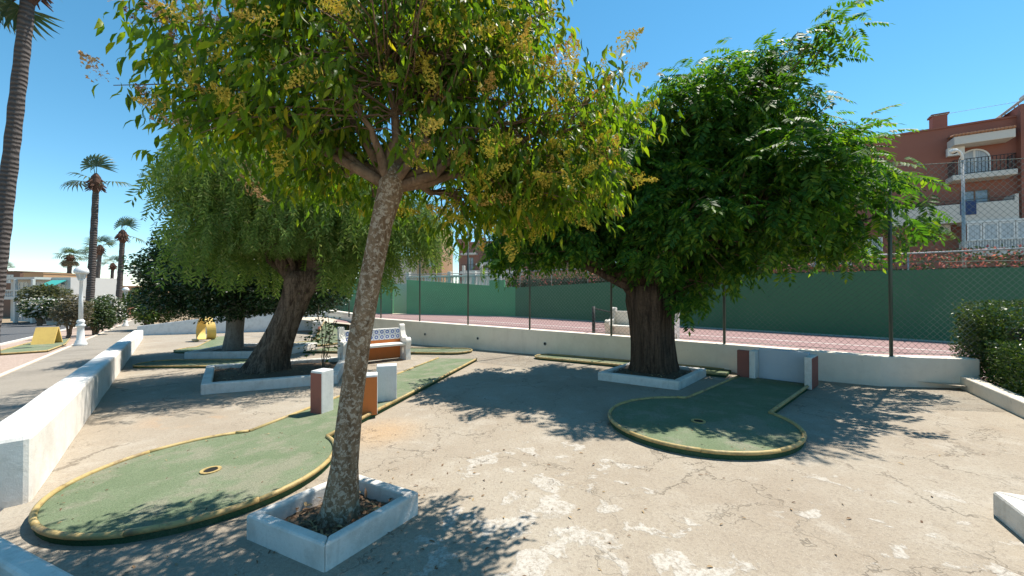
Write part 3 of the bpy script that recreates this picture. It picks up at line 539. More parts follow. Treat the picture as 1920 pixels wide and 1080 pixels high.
n = 7; P = np.repeat(Pc, n, 0) + rng.normal(size=(len(Pc) * n, 3)) * .06; U = np.repeat(Uc, n, 0); keep = P[:, 1] > 2.05; P, U = P[keep], U[keep]
D = droop(len(P), U, .75); Nn = unit(len(P)) * .6 + np.array([0, 0, .8]); S = rng.uniform(.075, .125, len(P)); big = pick_large(P, S, 300); rest = np.setdiff1d(np.arange(len(P)), big)
stuff(scatter('foliage', *LEAF, P[rest], D[rest], Nn[rest], S[rest], 'privet_leaf', pv)); singles('leaf', *LEAF, P[big], D[big], Nn[big], S[big], 'privet_leaf', pv)
def panicle(nb):                                        # cone of tiny blossoms on stalks from one stem, along +y
    V = [(0, .12 * i, .006 * (i % 2)) for i in range(10)]; F = []
    for i in range(9): V.append((.012, .12 * i + .06, 0)); F.append((i, len(V) - 1, i + 1))
    for i in range(nb):
        y = random.random() ** .8; rr = .36 * (1 - y) * random.random() ** .5 + .02; a = random.uniform(0, 6.28); c = Vector((rr * math.cos(a), y + rr * .5, rr * math.sin(a))); s = random.uniform(.03, .058); k = len(V)
        for _ in range(4): V.append(tuple(c + Vector([random.gauss(0, 1) for _ in range(3)]).normalized() * s))
        q_ = min(8, int(y / .12)); F += [(k, k + 1, k + 2), (k, k + 2, k + 3), (k, k + 3, k + 1), (k + 1, k + 3, k + 2), (10 + q_, k, len(V))]; V.append((.012, .12 * q_ + .072, .008)); F.append((10 + q_, len(V) - 1, q_ + 1))
    return V, F
pans = [panicle(95) for _ in range(4)]; xz = Pc[:, [0, 2]]; front = np.array([(Pc[i, 1] <= np.quantile(Pc[((xz - xz[i]) ** 2).sum(1) < .09, 1], .22)) for i in range(len(Pc))]); outer = (((Pc - np.array([-.8, 2.8, 3.1])) / np.array([1.5, .8, .8])) ** 2).sum(1) > 1.3
sel = rng.choice(np.where((front | (outer & (rng.random(len(Pc)) < .5))) & (Pc[:, 1] > 2.1))[0], 290, replace=False)
for q in range(4):
    ii = sel[q::4]; D = Uc[ii] * .8 + unit(len(ii)) * .3; D[:, 2] += .25; tv, tf = pans[q]; dry = Pc[ii][:, 0] < -2.2
    for m_, w_ in (('privet_flower', ~dry), ('privet_flower_dry', dry)):
        jj = ii[w_]; singles('flower_panicle', tv, tf, Pc[jj] + D[w_] * .05, D[w_], unit(len(jj)), rng.uniform(.17, .29, len(jj)), m_, pv)

# big dark tree (compound leaves)
bt = thing('chinaberry_tree', 'big dark green spreading tree with thick furrowed trunk by the wire fence', 'tree', (2.86, 7.75, G(2.86, 7.75)))
mb = MB(); k = 26; rows = [(-.1, .55), (.1, .47), (.3, .42), (.7, .40), (1.1, .41), (1.5, .46), (1.8, .42)]
lob = [1 + .10 * math.sin(3 * 6.283 * j / k + 1) + .07 * math.sin(7 * 6.283 * j / k) + .05 * math.sin(11 * 6.283 * j / k + 2) for j in range(k)]
for i, (z, r_) in enumerate(rows):
    for j in range(k): a_ = 6.283 * j / k; mb.v.append((2.86 - .05 * z + r_ * lob[j] * math.cos(a_) * (1 + random.uniform(-.02, .02)), 7.75 + r_ * lob[j] * math.sin(a_), G(2.86, 7.75) + z))
mb.f = [(i * k + j, i * k + (j + 1) % k, (i + 1) * k + (j + 1) % k, (i + 1) * k + j) for i in range(len(rows) - 1) for j in range(k)] + [tuple((len(rows) - 1) * k + j for j in range(k))]
mb.build('trunk', 'melia_bark', bt, True)
BT = [(1.1, 8.0, 3.0, 1.4, 1.4, .6), (1.9, 8.2, 3.8, 1.5, 1.7, 1.0), (2.9, 8.1, 4.7, 1.5, 1.7, 1.1), (4.5, 7.6, 5.0, 1.25, 1.5, 1.3), (5.7, 7.3, 4.0, 1.0, 1.3, .7), (4.7, 6.75, 3.4, 1.5, 1.4, .85), (3.1, 7.0, 2.85, 1.4, 1.3, .75), (2.6, 7.25, 2.0, .7, .5, .4), (3.75, 7.2, 1.7, .55, .5, .7), (5.15, 7.5, 6.1, .55, .6, .4), (6.75, 7.2, 3.0, .55, .7, .45), (4.6, 7.1, 2.35, .8, .7, .4), (.45, 8.1, 2.9, .85, .8, .4), (-.1, 8.2, 2.55, .4, .5, .3), (6.1, 7.0, 2.85, .8, .9, .4), (6.5, 7.3, 4.6, .3, .4, .2)]
tips = []; mb = MB(); hub = Vector((2.78, 7.75, 1.45))
for l in BT:
    e = Vector(l[:3]); big_ = l[3] > 1.2; st_ = hub + Vector(((e.x - hub.x) * .06, (e.y - hub.y) * .06, random.uniform(-.1, .2))); pts = bent(st_, e, 7, .12, .045); mb.tube(pts, rads(.21 if big_ else .09, .05 if big_ else .025, 7), 9, wob=.12); tips.append(pts)
mb.build('limbs', 'melia_bark', bt, True); tips = [t_[1:] for t_ in tips]
Pc, Uc, Ic = clump(*in_lobes(BT, 4300, .62), 245, .20); twigs(bt, Pc, Ic, tips, 900, .014)
def compound(nl):                                       # pinnate leaf along +y, drooping leaflets
    V = [(0, 0, 0), (.008, 0, 0), (.004, 1, -.2), (0, 1, -.2)]; F = [(0, 1, 2), (0, 2, 3)]
    for i in range(nl):
        f = .22 + .78 * i / (nl - 1); y = f; z = -.2 * f * f
        for s_ in ((-1, 1) if i < nl - 1 else (0,)):
            k = len(V); a_ = s_ * R(62) + random.uniform(-.2, .2); dx, dy = math.sin(a_), math.cos(a_); w_ = .056; ln = .31 * (1 - .35 * abs(f - .5)); dz = -.10 - random.random() * .08
            V += [(0, y, z), (dx * ln * .45 + dy * w_, y + dy * ln * .45 - dx * w_, z + dz * .35), (dx * ln, y + dy * ln, z + dz), (dx * ln * .45 - dy * w_, y + dy * ln * .45 + dx * w_, z + dz * .35)]; F += [(k, k + 1, k + 2), (k, k + 2, k + 3)]
    return np.array(V), np.array(F)
CL = compound(8); n = 2; P = np.repeat(Pc, n, 0) + rng.normal(size=(len(Pc) * n, 3)) * .10; U = np.repeat(Uc, n, 0); D = droop(len(P), U, .35); Nn = unit(len(P)) * .35 + np.array([0, 0, 1.]); S = rng.uniform(.30, .48, len(P)); big = pick_large(P, S, 300); rest = np.setdiff1d(np.arange(len(P)), big)
stuff(scatter('foliage', *CL, P[rest], D[rest], Nn[rest], S[rest], 'melia_leaf', bt)); singles('leaf', *CL, P[big], D[big], Nn[big], S[big], 'melia_leaf', bt)
# a few long sprays breaking the outline
# weeping pepper tree
pt = thing('pepper_tree', 'weeping pepper tree with leaning furrowed trunk and hanging feathery leaves', 'tree', (-5.45, 8.6, G(-5.45, 8.6)))
mb = MB(); k = 24; sp = [(-5.55, 8.58, -.42, .64), (-5.5, 8.6, -.2, .46), (-5.40, 8.6, .1, .36), (-5.24, 8.62, .5, .305), (-5.04, 8.64, 1.0, .285), (-4.83, 8.66, 1.5, .30), (-4.68, 8.68, 1.85, .39), (-4.62, 8.7, 2.05, .34)]
for i, (x, y, z, r_) in enumerate(sp):
    for j in range(k): a_ = 6.283 * j / k; q = r_ * (1 + .12 * math.sin(4 * a_ + z * 1.5) + .08 * math.sin(9 * a_ + z) + random.uniform(-.03, .03)); mb.v.append((x + q * math.cos(a_), y + q * math.sin(a_), z))
mb.f = [(i * k + j, i * k + (j + 1) % k, (i + 1) * k + (j + 1) % k, (i + 1) * k + j) for i in range(len(sp) - 1) for j in range(k)] + [tuple((len(sp) - 1) * k + j for j in range(k))]
mb.build('trunk', 'pepper_bark', pt, True)
PT = [(-6.45, 8.8, 4.0, 1.15, 1.4, .8), (-5.6, 8.4, 4.3, 1.4, 1.7, .9), (-4.4, 8.6, 4.2, 1.6, 1.8, 1.0), (-3.2, 8.9, 3.6, 1.2, 1.5, .9), (-5.8, 8.1, 3.1, 1.1, 1.1, .75), (-4.8, 7.9, 3.0, 1.1, 1.0, .7), (-7.15, 8.9, 4.05, .55, .8, .5), (-2.2, 9.2, 3.3, .7, .9, .5), (-3.5, 8.8, 2.7, .8, .9, .5), (-5.0, 9.6, 2.8, 1.6, .8, .6)]
tips = []; mb = MB()
for l in PT:
    e = Vector(l[:3]); s_ = Vector((-4.95 if e.x < -4.8 else -4.5, 8.68, 1.85)); pts = bent(s_, e, 7, .25, .05); mb.tube(pts, rads(.15 if l[3] > 1.1 else .07, .03, 7), 8, wob=.12); tips.append(pts)
mb.build('limbs', 'pepper_bark', pt, True); tips = [t_[1:] for t_ in tips]
Pc, Uc, Ic = in_lobes(PT, 4400, .5); Pc = Pc[(Pc[:, 2] > 2.0)] if 0 else Pc; twigs(pt, Pc, Ic, tips, 800, .011)
def strand(nl):
    V = []; F = []; x = y = 0.
    for i in range(nl):
        f = i / nl; c = np.array([.06 * math.sin(3 * f), f, -.10 * f * f])
        for s_ in (-1, 1):
            k = len(V); a_ = s_ * R(48) + random.uniform(-.35, .35); d = np.array([math.sin(a_), math.cos(a_), random.uniform(-.35, .35)]); wv = np.array([d[1], -d[0], 0]) * .017; ln = random.uniform(.10, .16)
            V += [c, c + d * ln * .5 + wv, c + d * ln, c + d * ln * .5 - wv]; F += [(k, k + 1, k + 2), (k, k + 2, k + 3)]
    return np.array(V), np.array(F)
for q in range(3):
    ST = strand(15); P = Pc[q::3]; D = unit(len(P)) * .28 + Uc[q::3] * .22; D[:, 2] -= .85; S = rng.uniform(.5, 1.1, len(P)) * np.where(P[:, 0] < -6.8, .65, 1); low = P[:, 2] - S < 1.5; S = np.where(low, np.maximum(.35, (P[:, 2] - 1.45)), S); mid = (np.abs(P[:, 0] + 4.75) < .75) & (P[:, 1] < 8.8); S = np.where(mid, np.clip(P[:, 2] - 2.3, .12, .8), S)
    stuff(scatter('hanging_foliage', *ST, P, D, unit(len(P)), S, 'pepper_leaf', pt))
# low shoots at its foot
def blob_leaves(parent, lobes, n, size, mat, name='foliage', shell=.8, d=.1, keepf=None):
    P, U, I = in_lobes(lobes, n, shell); D = droop(n, U, d); Nn = U * .8 + unit(n) * .7; S = rng.uniform(size * .7, size * 1.3, n)
    if keepf is not None: kk = keepf(P); P, D, Nn, S = P[kk], D[kk], Nn[kk], S[kk]
    return stuff(scatter(name, *QUADLEAF, P, D, Nn, S, mat, parent))
sh = thing('sapling', 'thin leafy sapling beside the pepper tree trunk', 'plant', (-4.35, 8.9, G(-4.35, 8.9))); mb = MB()
for k in range(5): mb.tube(bent((-4.35, 8.9, G(-4.35, 8.9) + .05), (-4.35 + random.uniform(-.45, .45), 8.9 + random.uniform(-.3, .3), random.uniform(.5, 1.35)), 5, 0, .06), .008, 5)
mb.build('stems', 'twig_bark', sh); blob_leaves(sh, [(-4.4, 8.9, .55, .45, .35, .5), (-4.2, 8.9, 1.1, .2, .2, .3)], 260, .09, 'hedge_leaf', 'foliage', .4)
# clipped ficus
fc = thing('ficus_tree', 'clipped dense dark ficus with smooth grey trunk behind the pepper tree', 'tree', (-9.1, 12.6, G(-9.1, 12.6)))
MB().tube([(-9.15, 12.6, -.6), (-9.1, 12.6, -.3), (-9.05, 12.6, .3), (-9.0, 12.6, 1.0), (-8.95, 12.6, 1.6)], [.40, .30, .25, .26, .3], 16, wob=.08).build('trunk', 'smooth_bark', fc, True)
mb = MB(); FT = [(-10.3, 12.6, 2.1, 1.4, 1.5, 1.4), (-8.8, 12.4, 2.2, 1.9, 1.9, 1.5), (-7.0, 12.6, 2.0, 1.6, 1.6, 1.2), (-9.3, 12.8, 2.9, 1.6, 1.5, .95)]
for l in FT: mb.tube(bent((-9, 12.6, 1.0), l[:3], 5, 0, .04), rads(.14, .05, 5), 7)
mb.build('limbs', 'smooth_bark', fc, True); blob_leaves(fc, FT, 120000, .10, 'ficus_leaf', 'foliage', .5, keepf=lambda P: P[:, 2] > .80 + .10 * np.sin(P[:, 0] * 3) + .16 * np.minimum(P[:, 0] + 10.4, 0))

# ------------------------------------------------------------------ hedges and shrubs
def box_leaves(parent, c, ax, hx, hy, z0, z1, n, size, mat, lump=.06):
    k = 0; a = np.array([ax.x, ax.y, 0]); b = np.array([-ax.y, ax.x, 0]); u = rng.uniform(-1, 1, (n, 3)); m = np.argmax(np.abs(u) * np.array([1, 1, 1]), axis=1); r = rng.random(n)
    for i in range(3): sel = (m == i) & (r < .8); u[sel, i] = np.sign(u[sel, i]) * rng.uniform(.88, 1.03, sel.sum())
    P = np.array([c[0], c[1], 0]) + u[:, :1] * hx * a + u[:, 1:2] * hy * b; P[:, 2] = z0 + (z1 - z0) * (u[:, 2] * .5 + .5); P += lump * np.sin(P[:, [1, 2, 0]] * 5 + P[:, [2, 0, 1]] * 3); nrm = np.where(np.abs(u) > .85, u, 0) @ np.stack([a, b, np.array([0, 0, 1.])])
    D = unit(n) * .8 + nrm * .5 + np.array([0, 0, .25]); return stuff(scatter('foliage', *QUADLEAF, P, D, nrm + unit(n) * .8, rng.uniform(size * .7, size * 1.3, n), mat, parent))
def stems(parent, c, ax, hx, z0, z1, k=9, r=.015, mat='twig_bark'):
    mb = MB()
    for i in range(k): x = -hx + 2 * hx * (i + .5) / k; p = Vector((c[0], c[1])) + ax * x; mb.tube(bent((p.x, p.y, z0), (p.x + random.uniform(-.1, .1), p.y + random.uniform(-.1, .1), z1), 4, 0, .05), rads(r, r * .4, 4), 5)
    mb.build('stems', mat, parent)
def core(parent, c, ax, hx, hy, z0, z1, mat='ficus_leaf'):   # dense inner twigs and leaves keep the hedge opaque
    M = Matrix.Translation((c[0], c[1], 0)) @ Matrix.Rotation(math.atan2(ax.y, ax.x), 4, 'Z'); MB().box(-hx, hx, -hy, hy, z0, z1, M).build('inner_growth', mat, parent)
FR = FS; hc = Vector((7.85, 6.40)) + FS * 1.95
h = thing('hedge', 'tall clipped hedge at the end of the beige wall', 'hedge', (hc.x, hc.y, 0)); box_leaves(h, hc, FR, 2.1, .42, .05, 1.42, 44000, .05, 'hedge_leaf', .012); stems(h, hc, FR, 2.0, -.1, 1.2); core(h, hc, FR, 1.6, .14, .1, 1.0)
KD = Vector((-.545, -.839)).normalized(); KN = Vector((.839, -.545)); kc = Vector((7.33, 6.31)) + KD * 2.2 + KN * .62
h = thing('hedge', 'lower clipped hedge growing over the pale kerb', 'hedge', (kc.x, kc.y, 0)); box_leaves(h, kc, KD, 1.95, .42, .1, .84, 34000, .05, 'hedge_leaf', .012); stems(h, kc, KD, 1.9, 0, .7); core(h, kc, KD, 1.5, .14, .1, .5)
a = Vector((7.36, 6.36)); b = a + KD * 5; MB1 = MB().prism([tuple(a), tuple(b), tuple(b + KN * .16), tuple(a + KN * .16)], lambda x, y: G(x, y) - .1, lambda x, y: G(x, y) + .2)
tag(MB1.build('kerb_wall', 'wall_render', None, bevel=.015), 'low pale kerb in front of the clipped hedges', 'kerb')
hc = RC + RDir * 11 + n1 * .95; h = thing('bougainvillea_hedge', 'pink flowering hedge rising behind the long dark green wall', 'hedge', (hc.x, hc.y, .3)); box_leaves(h, hc, RDir, 12, .6, 1.0, 2.78, 34000, .11, 'bougain', .16); stems(h, hc, RDir, 11.5, 0, 2.3, 40, .03); core(h, hc, RDir, 11.8, .35, .2, 2.35)
def shrub(name, label, cat, lobes, n, size, mat, base, flower=None, nf=0, fs=.1, trunk=.05, group=None, stemn=4):
    t = thing(name, label, cat, (base[0], base[1], G(*base) if base[0] < 3 else .3), group); z = t.location.z; mb = MB()
    for k in range(stemn): l = lobes[k % len(lobes)]; mb.tube(bent((base[0] + random.uniform(-.1, .1), base[1], z - .05), l[:3], 5, 0, .05), rads(trunk, trunk * .4, 5), 6)
    mb.build('trunk', 'twig_bark', t); blob_leaves(t, lobes, n, size, mat, 'foliage', .65)
    if flower: blob_leaves(t, [(l[0], l[1], l[2] + .05 * l[5], l[3] * 1.04, l[4] * 1.04, l[5] * 1.04) for l in lobes], nf, fs, flower, 'blossom', .95)
    return t
def at(px, d): return ((px - 960) / 723 * d, d)
def lob(px, py, d, rpx, rpz): x, y = at(px, d); s = d / 723; return (x, y, EYE + (547 - py) * s, rpx * s, rpx * s, rpz * s)
shrub('oleander_bush', 'white flowering oleander by the white villa', 'bush', [lob(62, 575, 36, 15, 13), lob(92, 573, 36, 20, 14), lob(80, 585, 36, 24, 10)], 2600, .30, 'oleander_leaf', at(75, 36), 'oleander_flower', 700, .26, .12)
shrub('olive_tree', 'rounded green tree behind the white flowering oleander by the villa', 'tree', [lob(70, 552, 40, 22, 14), lob(98, 553, 40, 24, 13), lob(88, 545, 40, 20, 10)], 2600, .30, 'olive_leaf', at(85, 40), None, 0, 0, .16)
shrub('tamarisk_tree', 'small greyish leafless looking tree on a thin dark trunk beside the lamp post', 'tree', [lob(128, 585, 20.5, 20, 17), lob(148, 580, 20.5, 17, 20), lob(140, 600, 20.5, 22, 12), lob(132, 565, 20.5, 14, 14)], 3200, .13, 'tamarisk_leaf', at(129, 20.3), None, 0, 0, .05)
shrub('oleander_bush', 'pale blossomed oleander just behind the lamp post', 'bush', [lob(172, 590, 22, 15, 22), lob(190, 597, 22.5, 18, 20), lob(186, 575, 22.5, 14, 15)], 3400, .16, 'oleander_leaf', at(178, 22.2), 'oleander_flower', 220, .09, .06)
shrub('oleander_bush', 'white flowering oleander between the tall palms and the pavement', 'bush', [lob(196, 570, 30, 16, 15), lob(212, 590, 30, 16, 18), lob(205, 580, 30, 20, 20)], 3000, .20, 'oleander_leaf', at(208, 30), 'oleander_flower', 900, .17, .08)
shrub('round_bush', 'bright green bush spilling over the end of the low white wall', 'bush', [lob(262, 570, 26, 20, 30), lob(285, 565, 27, 22, 36), lob(300, 580, 26, 24, 26), lob(272, 590, 25, 18, 16)], 6000, .16, 'hedge_leaf', at(280, 26), None, 0, 0, .1)
shrub('hedge_row', 'dark hedge behind the pale end wall', 'hedge', [lob(x, 568, 27, 30, 34) for x in range(320, 640, 32)], 12000, .17, 'ficus_leaf', at(470, 27.4), None, 0, 0, .1, stemn=10)
shrub('distant_tree', 'low green hedge trees along the far pavement', 'tree', [lob(x, 562, 48, 12, 14) for x in (215, 232, 245)], 1600, .3, 'hedge_leaf', at(230, 48))
shrub('distant_tree', 'dark shrub tree beyond the corner of the green walls', 'tree', [lob(1060, 520, 27, 30, 24), lob(1110, 515, 27, 34, 26), lob(1020, 525, 28, 24, 20)], 4200, .17, 'olive_leaf', at(1060, 27), None, 0, 0, .1)

# ------------------------------------------------------------------ palms
def fan(nb=15):
    V = []; F = []
    for i in range(nb):
        a = R(-105) + R(210) * i / (nb - 1); d = np.array([math.sin(a), math.cos(a), 0]); s = np.array([d[1], -d[0], 0]); c = np.array([0, .95, 0]); k = len(V)
        V += [c, c + d * .55 - s * .055 + [0, 0, -.02], c + d * .55 + s * .055 + [0, 0, -.02], c + d * .85 - s * .03 + [0, 0, -.16], c + d * .85 + s * .03 + [0, 0, -.16], c + d * 1.02 + [0, 0, -.42]]; F += [(k, k + 1, k + 2), (k + 1, k + 3, k + 2), (k + 2, k + 3, k + 4), (k + 3, k + 5, k + 4)]
    k = len(V); V += [np.array(p) for p in ((-.025, 0, 0), (.025, 0, 0), (.018, .98, .02), (-.018, .98, .02))]; F += [(k, k + 1, k + 2), (k, k + 2, k + 3)]; return np.array(V), np.array(F)
FAN = fan()
def palm(label, base, top, r0, r1, fr, size, skirt=0, husk=True):
    zb = G(*base); t = thing('palm_tree', label, 'palm', (base[0], base[1], zb), 'fan palms along the street'); k = 26; pts = []; rr = []
    for i in range(k + 1): f = i / k; pts.append(Vector((base[0], base[1], zb - .1)).lerp(Vector(top), f) + Vector((.02 * top[2] * math.sin(2.6 * f) * .15, 0, 0))); rr.append((r0 + (r1 - r0) * f ** .5) * (1.06 if i % 2 else .97) * (1.35 if i == 0 else 1))
    MB().tube(pts, rr, 14, wob=.05).build('trunk', 'palm_bark', t, True); T = Vector(top)
    if husk:
        mb = MB(); mb.lathe([(r1 * .8, -.9 * size), (r1 * 1.6, -.55 * size), (r1 * 2.1, -.15 * size), (r1 * 1.5, .25 * size), (r1 * .5, .5 * size)], tuple(T), 9)
        for _ in range(40): a = random.uniform(0, 6.28); z = random.uniform(-.6, .1) * size; q = T + Vector((math.cos(a) * r1 * 1.6, math.sin(a) * r1 * 1.6, z)); mb.tube([q, q + Vector((math.cos(a) * .28, math.sin(a) * .28, -.25)) * size], [.05 * size, .015], 4)
        mb.build('husk', 'palm_husk', t)
    P = []; D = []; Nn = []
    for (az, el) in fr: d = Vector((math.cos(R(az)) * math.cos(R(el)), math.sin(R(az)) * math.cos(R(el)), math.sin(R(el)))); P.append(tuple(T + d * .1)); D.append(tuple(d)); Nn.append((random.uniform(-.3, .3), random.uniform(-.3, .3), 1) if el < 60 else (random.uniform(-.5, .5), -1, .3))
    singles('frond', *FAN, np.array(P), np.array(D), np.array(Nn), np.full(len(P), size), 'palm_frond', t)
    if skirt:
        fr2 = [(random.uniform(0, 360), random.uniform(-65, -25)) for _ in range(skirt)]; P = [tuple(T + Vector((0, 0, -.2 * size)))] * skirt; D = [(math.cos(R(a)) * math.cos(R(e)), math.sin(R(a)) * math.cos(R(e)), math.sin(R(e))) for a, e in fr2]
        singles('dry_frond', *FAN, np.array(P), np.array(D), np.array([(.1, .2, 1.)] * skirt), np.full(skirt, size * .9), 'palm_dry', t)
def P3(px, py, d): x, y = at(px, d); return (x, y, EYE + (547 - py) / 723 * d)
def rfr(n, lo=-25, hi=80): return [(random.uniform(0, 360), random.uniform(lo, hi)) for _ in range(n)]
palm('tallest thick ringed palm trunk standing in the pink gravel before the wedge lane', (-17.8, 13.1), P3(48, -42, 13.3), .225, .175, [(195, -62), (180, -52), (215, -48), (170, -66), (20, 45), (90, 40), (150, 30), (0, 60), (270, 50), (230, 40), (60, 70)], .95)
palm('tall palm with stripped head and one raised wind blown frond tuft behind the lamp post', at(166, 27), P3(178, 338, 27), .27, .16, [(75, 88), (170, 78), (120, 82), (175, 0), (190, -12), (10, 0), (160, 20)], 1.02)
palm('palm with bare brown head and ragged tuft near the bright green bush', at(220, 40), P3(229, 440, 40), .30, .2, [(90, 88), (150, 70), (30, 68), (20, -15), (100, 75)], 1.05)
palm('full crowned palm with pale grey dead skirt above the distant pale houses', at(124, 60), P3(131, 482, 60), .34, .24, rfr(16, -10, 70), .95, 16)
palm('slim distant palm half hidden behind the stripped tall palm', at(172, 55), P3(177, 478, 55), .28, .2, rfr(10), .85)
palm('slim distant palm with tufted crown standing clear right of the stripped tall palm', at(176, 52), P3(187, 466, 52), .30, .2, [(170, 60), (20, 60), (90, 80), (0, 30), (180, 25), (270, 50), (45, 45)], 1.05)
palm('small far palm with thin bent tuft above the orange house', at(206, 66), P3(211, 498, 66), .28, .2, [(170, 45), (185, 20), (80, 80), (30, 70), (10, 50)], 1.0)
palm('far palm crown showing above the brown house', at(2, 62), P3(8, 508, 62), .3, .22, rfr(12, -20, 60), .95, 6)

# ------------------------------------------------------------------ lamps
def street_lamp(label, x, y, h, group='white street lamps'):
    z = G(x, y); t = thing('street_lamp', label, 'street lamp', (x, y, z), group); s = h / 3.25; c = (x, y, z)
    MB().lathe([(.20 * s, -.05), (.20 * s, .10 * s), (.165 * s, .14 * s), (.165 * s, .2 * s), (.125 * s, .26 * s), (.11 * s, .6 * s), (.10 * s, .78 * s), (.145 * s, .82 * s), (.145 * s, .88 * s), (.095 * s, .92 * s), (.125 * s, .98 * s), (.125 * s, 1.04 * s), (.08 * s, 1.1 * s)], c, 16).build('base', 'white_metal', t, True)
    MB().lathe([(.075 * s, 1.05 * s), (.065 * s, 2.0 * s), (.05 * s, 2.72 * s), (.09 * s, 2.74 * s), (.09 * s, 2.79 * s), (.05 * s, 2.8 * s)], c, 14).build('pole', 'white_metal', t, True)
    ln = MB().lathe([(.09 * s, 2.78 * s), (.17 * s, 3.08 * s)], c, 6).build('lantern', 'lantern_glass', t); mb = MB()
    for k in range(6): a = k * math.pi / 3; mb.tube([(x + .092 * s * math.cos(a), y + .092 * s * math.sin(a), z + 2.78 * s), (x + .175 * s * math.cos(a), y + .175 * s * math.sin(a), z + 3.08 * s)], .012 * s, 5)
    mb.build('lantern_frame', 'white_metal', ln); MB().lathe([(.20 * s, 3.04 * s), (.235 * s, 3.08 * s), (.225 * s, 3.18 * s), (.17 * s, 3.28 * s), (.09 * s, 3.34 * s), (.02 * s, 3.36 * s)], c, 18).build('cap', 'white_metal', t, True)
street_lamp('white street lamp with fluted base beside the pavement and wedge lane', -18.17, 16.26, 3.25); street_lamp('far white street lamp next to the bright green bush', -31.55, 31.5, 3.1)
x, y, z = P3(1808, 300, 16.5); t = thing('court_lamp', 'tall thin lamp post with curved white head before the apartment block', 'lamp post', (x, y, .1)); MB().tube([(x, y, 0), (x, y, z)], [.075, .05], 10).build('pole', 'galvanised', t, True)
MB().tube([(x, y, z - .05), (x - .02, y, z + .2), (x - .15, y, z + .38), (x - .35, y - .05, z + .42)], .045, 8).build('curved_arm', 'white_metal', t, True); MB().tube([(x - .33, y - .05, z + .42), (x - .55, y - .08, z + .36)], [.07, .10], 8).build('lamp_head', 'white_metal', t, True)

# ------------------------------------------------------------------ buildings
def frame_of(ox, oy, ex, ey, z=0.):                     # local x along the facade (to the left), local y outwards, local z up
    e = Vector((ex, ey)).normalized(); nrm = Vector((-e.y, e.x)); nrm = nrm if nrm.dot(Vector((-ox, -oy))) > 0 else -nrm
    return Matrix(((e.x, nrm.x, 0, ox), (e.y, nrm.y, 0, oy), (0, 0, 1, z), (0, 0, 0, 1)))
def window(M, par, x0, x1, z0, z1, y=0., name='window', frame='white_metal', glass='window_glass', cols=2, rows=1, fw=.07):
    o = MB().box(x0, x1, y - .02, y + .04, z0, z0 + fw, M).box(x0, x1, y - .02, y + .04, z1 - fw, z1, M).box(x0, x0 + fw, y - .02, y + .04, z0 + fw, z1 - fw, M).box(x1 - fw, x1, y - .02, y + .04, z0 + fw, z1 - fw, M)
    for i in range(1, cols): x = x0 + (x1 - x0) * i / cols; o.box(x - fw * .5, x + fw * .5, y - .02, y + .035, z0 + fw, z1 - fw, M)
    wn = o.build(name, frame, par)
    for i in range(cols): a = x0 + (x1 - x0) * i / cols + fw * .55; b = x0 + (x1 - x0) * (i + 1) / cols - fw * .55; MB().box(a, b, y - .03, y + .005, z0 + fw, z1 - fw, M).build('pane', glass, wn)
    return wn
def railing(M, par, x0, x1, y, z0, z1, step=.13, mat='black_metal', r=.012, sides=0):
    mb = MB()
    for z in (z0 + .06, z1): mb.tube([M @ Vector((x0, y, z)), M @ Vector((x1, y, z))], r * 1.4, 5)
    for x in np.arange(x0, x1 + .01, step): mb.tube([M @ Vector((x, y, z0)), M @ Vector((x, y, z1))], r, 4, False)
    if sides:
        for x in (x0, x1):
            for k in np.arange(0, sides, step): mb.tube([M @ Vector((x, y - k, z0)), M @ Vector((x, y - k, z1))], r, 4, False)
            mb.tube([M @ Vector((x, y, z1)), M @ Vector((x, y - sides, z1))], r * 1.4, 5)
    return mb.build('railing', mat, par)
def aircon(M, par, x, y, z):
    a = MB().box(x - .4, x + .4, y, y + .3, z, z + .55, M).build('air_conditioner', 'ac_white', par, bevel=.02); c = M @ Vector((x + .1, y + .301, z + .28)); q = MB().lathe([(.19, 0), (.19, .015)], n=14); Mq = Matrix.Translation(c) @ M.to_3x3().to_4x4() @ Matrix.Rotation(R(-90), 4, 'X'); MB().add([Mq @ Vector(v) for v in q.v], q.f).build('fan_grille', 'black_metal', a)
M = frame_of(36, 22.6, -.849, .529); ap = thing('apartment_building', 'terracotta apartment block with white balconies behind the court wall', 'building', (30, 27, 0))
MB().box(-6, 30, -11, 0, -.5, 12.85, M).build('wall', 'terracotta', ap); rf = MB().box(-6.1, 30.1, -11.1, .08, 12.85, 12.97, M).build('roof_coping', 'terracotta', ap)
MB().box(-6, 4.1, -5, .5, -.5, 13.5, M).build('stair_tower', 'terracotta', ap); MB().box(6.7, 7.45, -2.2, -1.5, 12.9, 14.3, M).build('chimney', 'terracotta', ap, bevel=.02); MB().box(6.62, 7.53, -2.28, -1.42, 14.3, 14.42, M).build('chimney_cap', 'brown_render', ap)
s = MB(); s.add([M @ Vector(v) for v in ((4.55, -.6, 13.35), (3.2, -.6, 14.55), (3.2, -1.9, 14.55), (4.55, -1.9, 13.35), (4.5, -.6, 13.2), (3.15, -.6, 14.4), (3.15, -1.9, 14.4), (4.5, -1.9, 13.2))], [(0, 1, 2, 3), (7, 6, 5, 4), (4, 5, 1, 0), (5, 6, 2, 1), (6, 7, 3, 2), (7, 4, 0, 3)]); so = s.build('solar_panel', 'solar_panel', ap); mb = MB()
for x, zt in ((4.45, 13.3), (3.9, 13.8), (3.3, 14.4)): mb.tube([M @ Vector((x, -.7, 12.9)), M @ Vector((x, -.7, zt))], .03, 5); mb.tube([M @ Vector((x, -1.8, 12.9)), M @ Vector((x, -1.8, zt))], .03, 5)
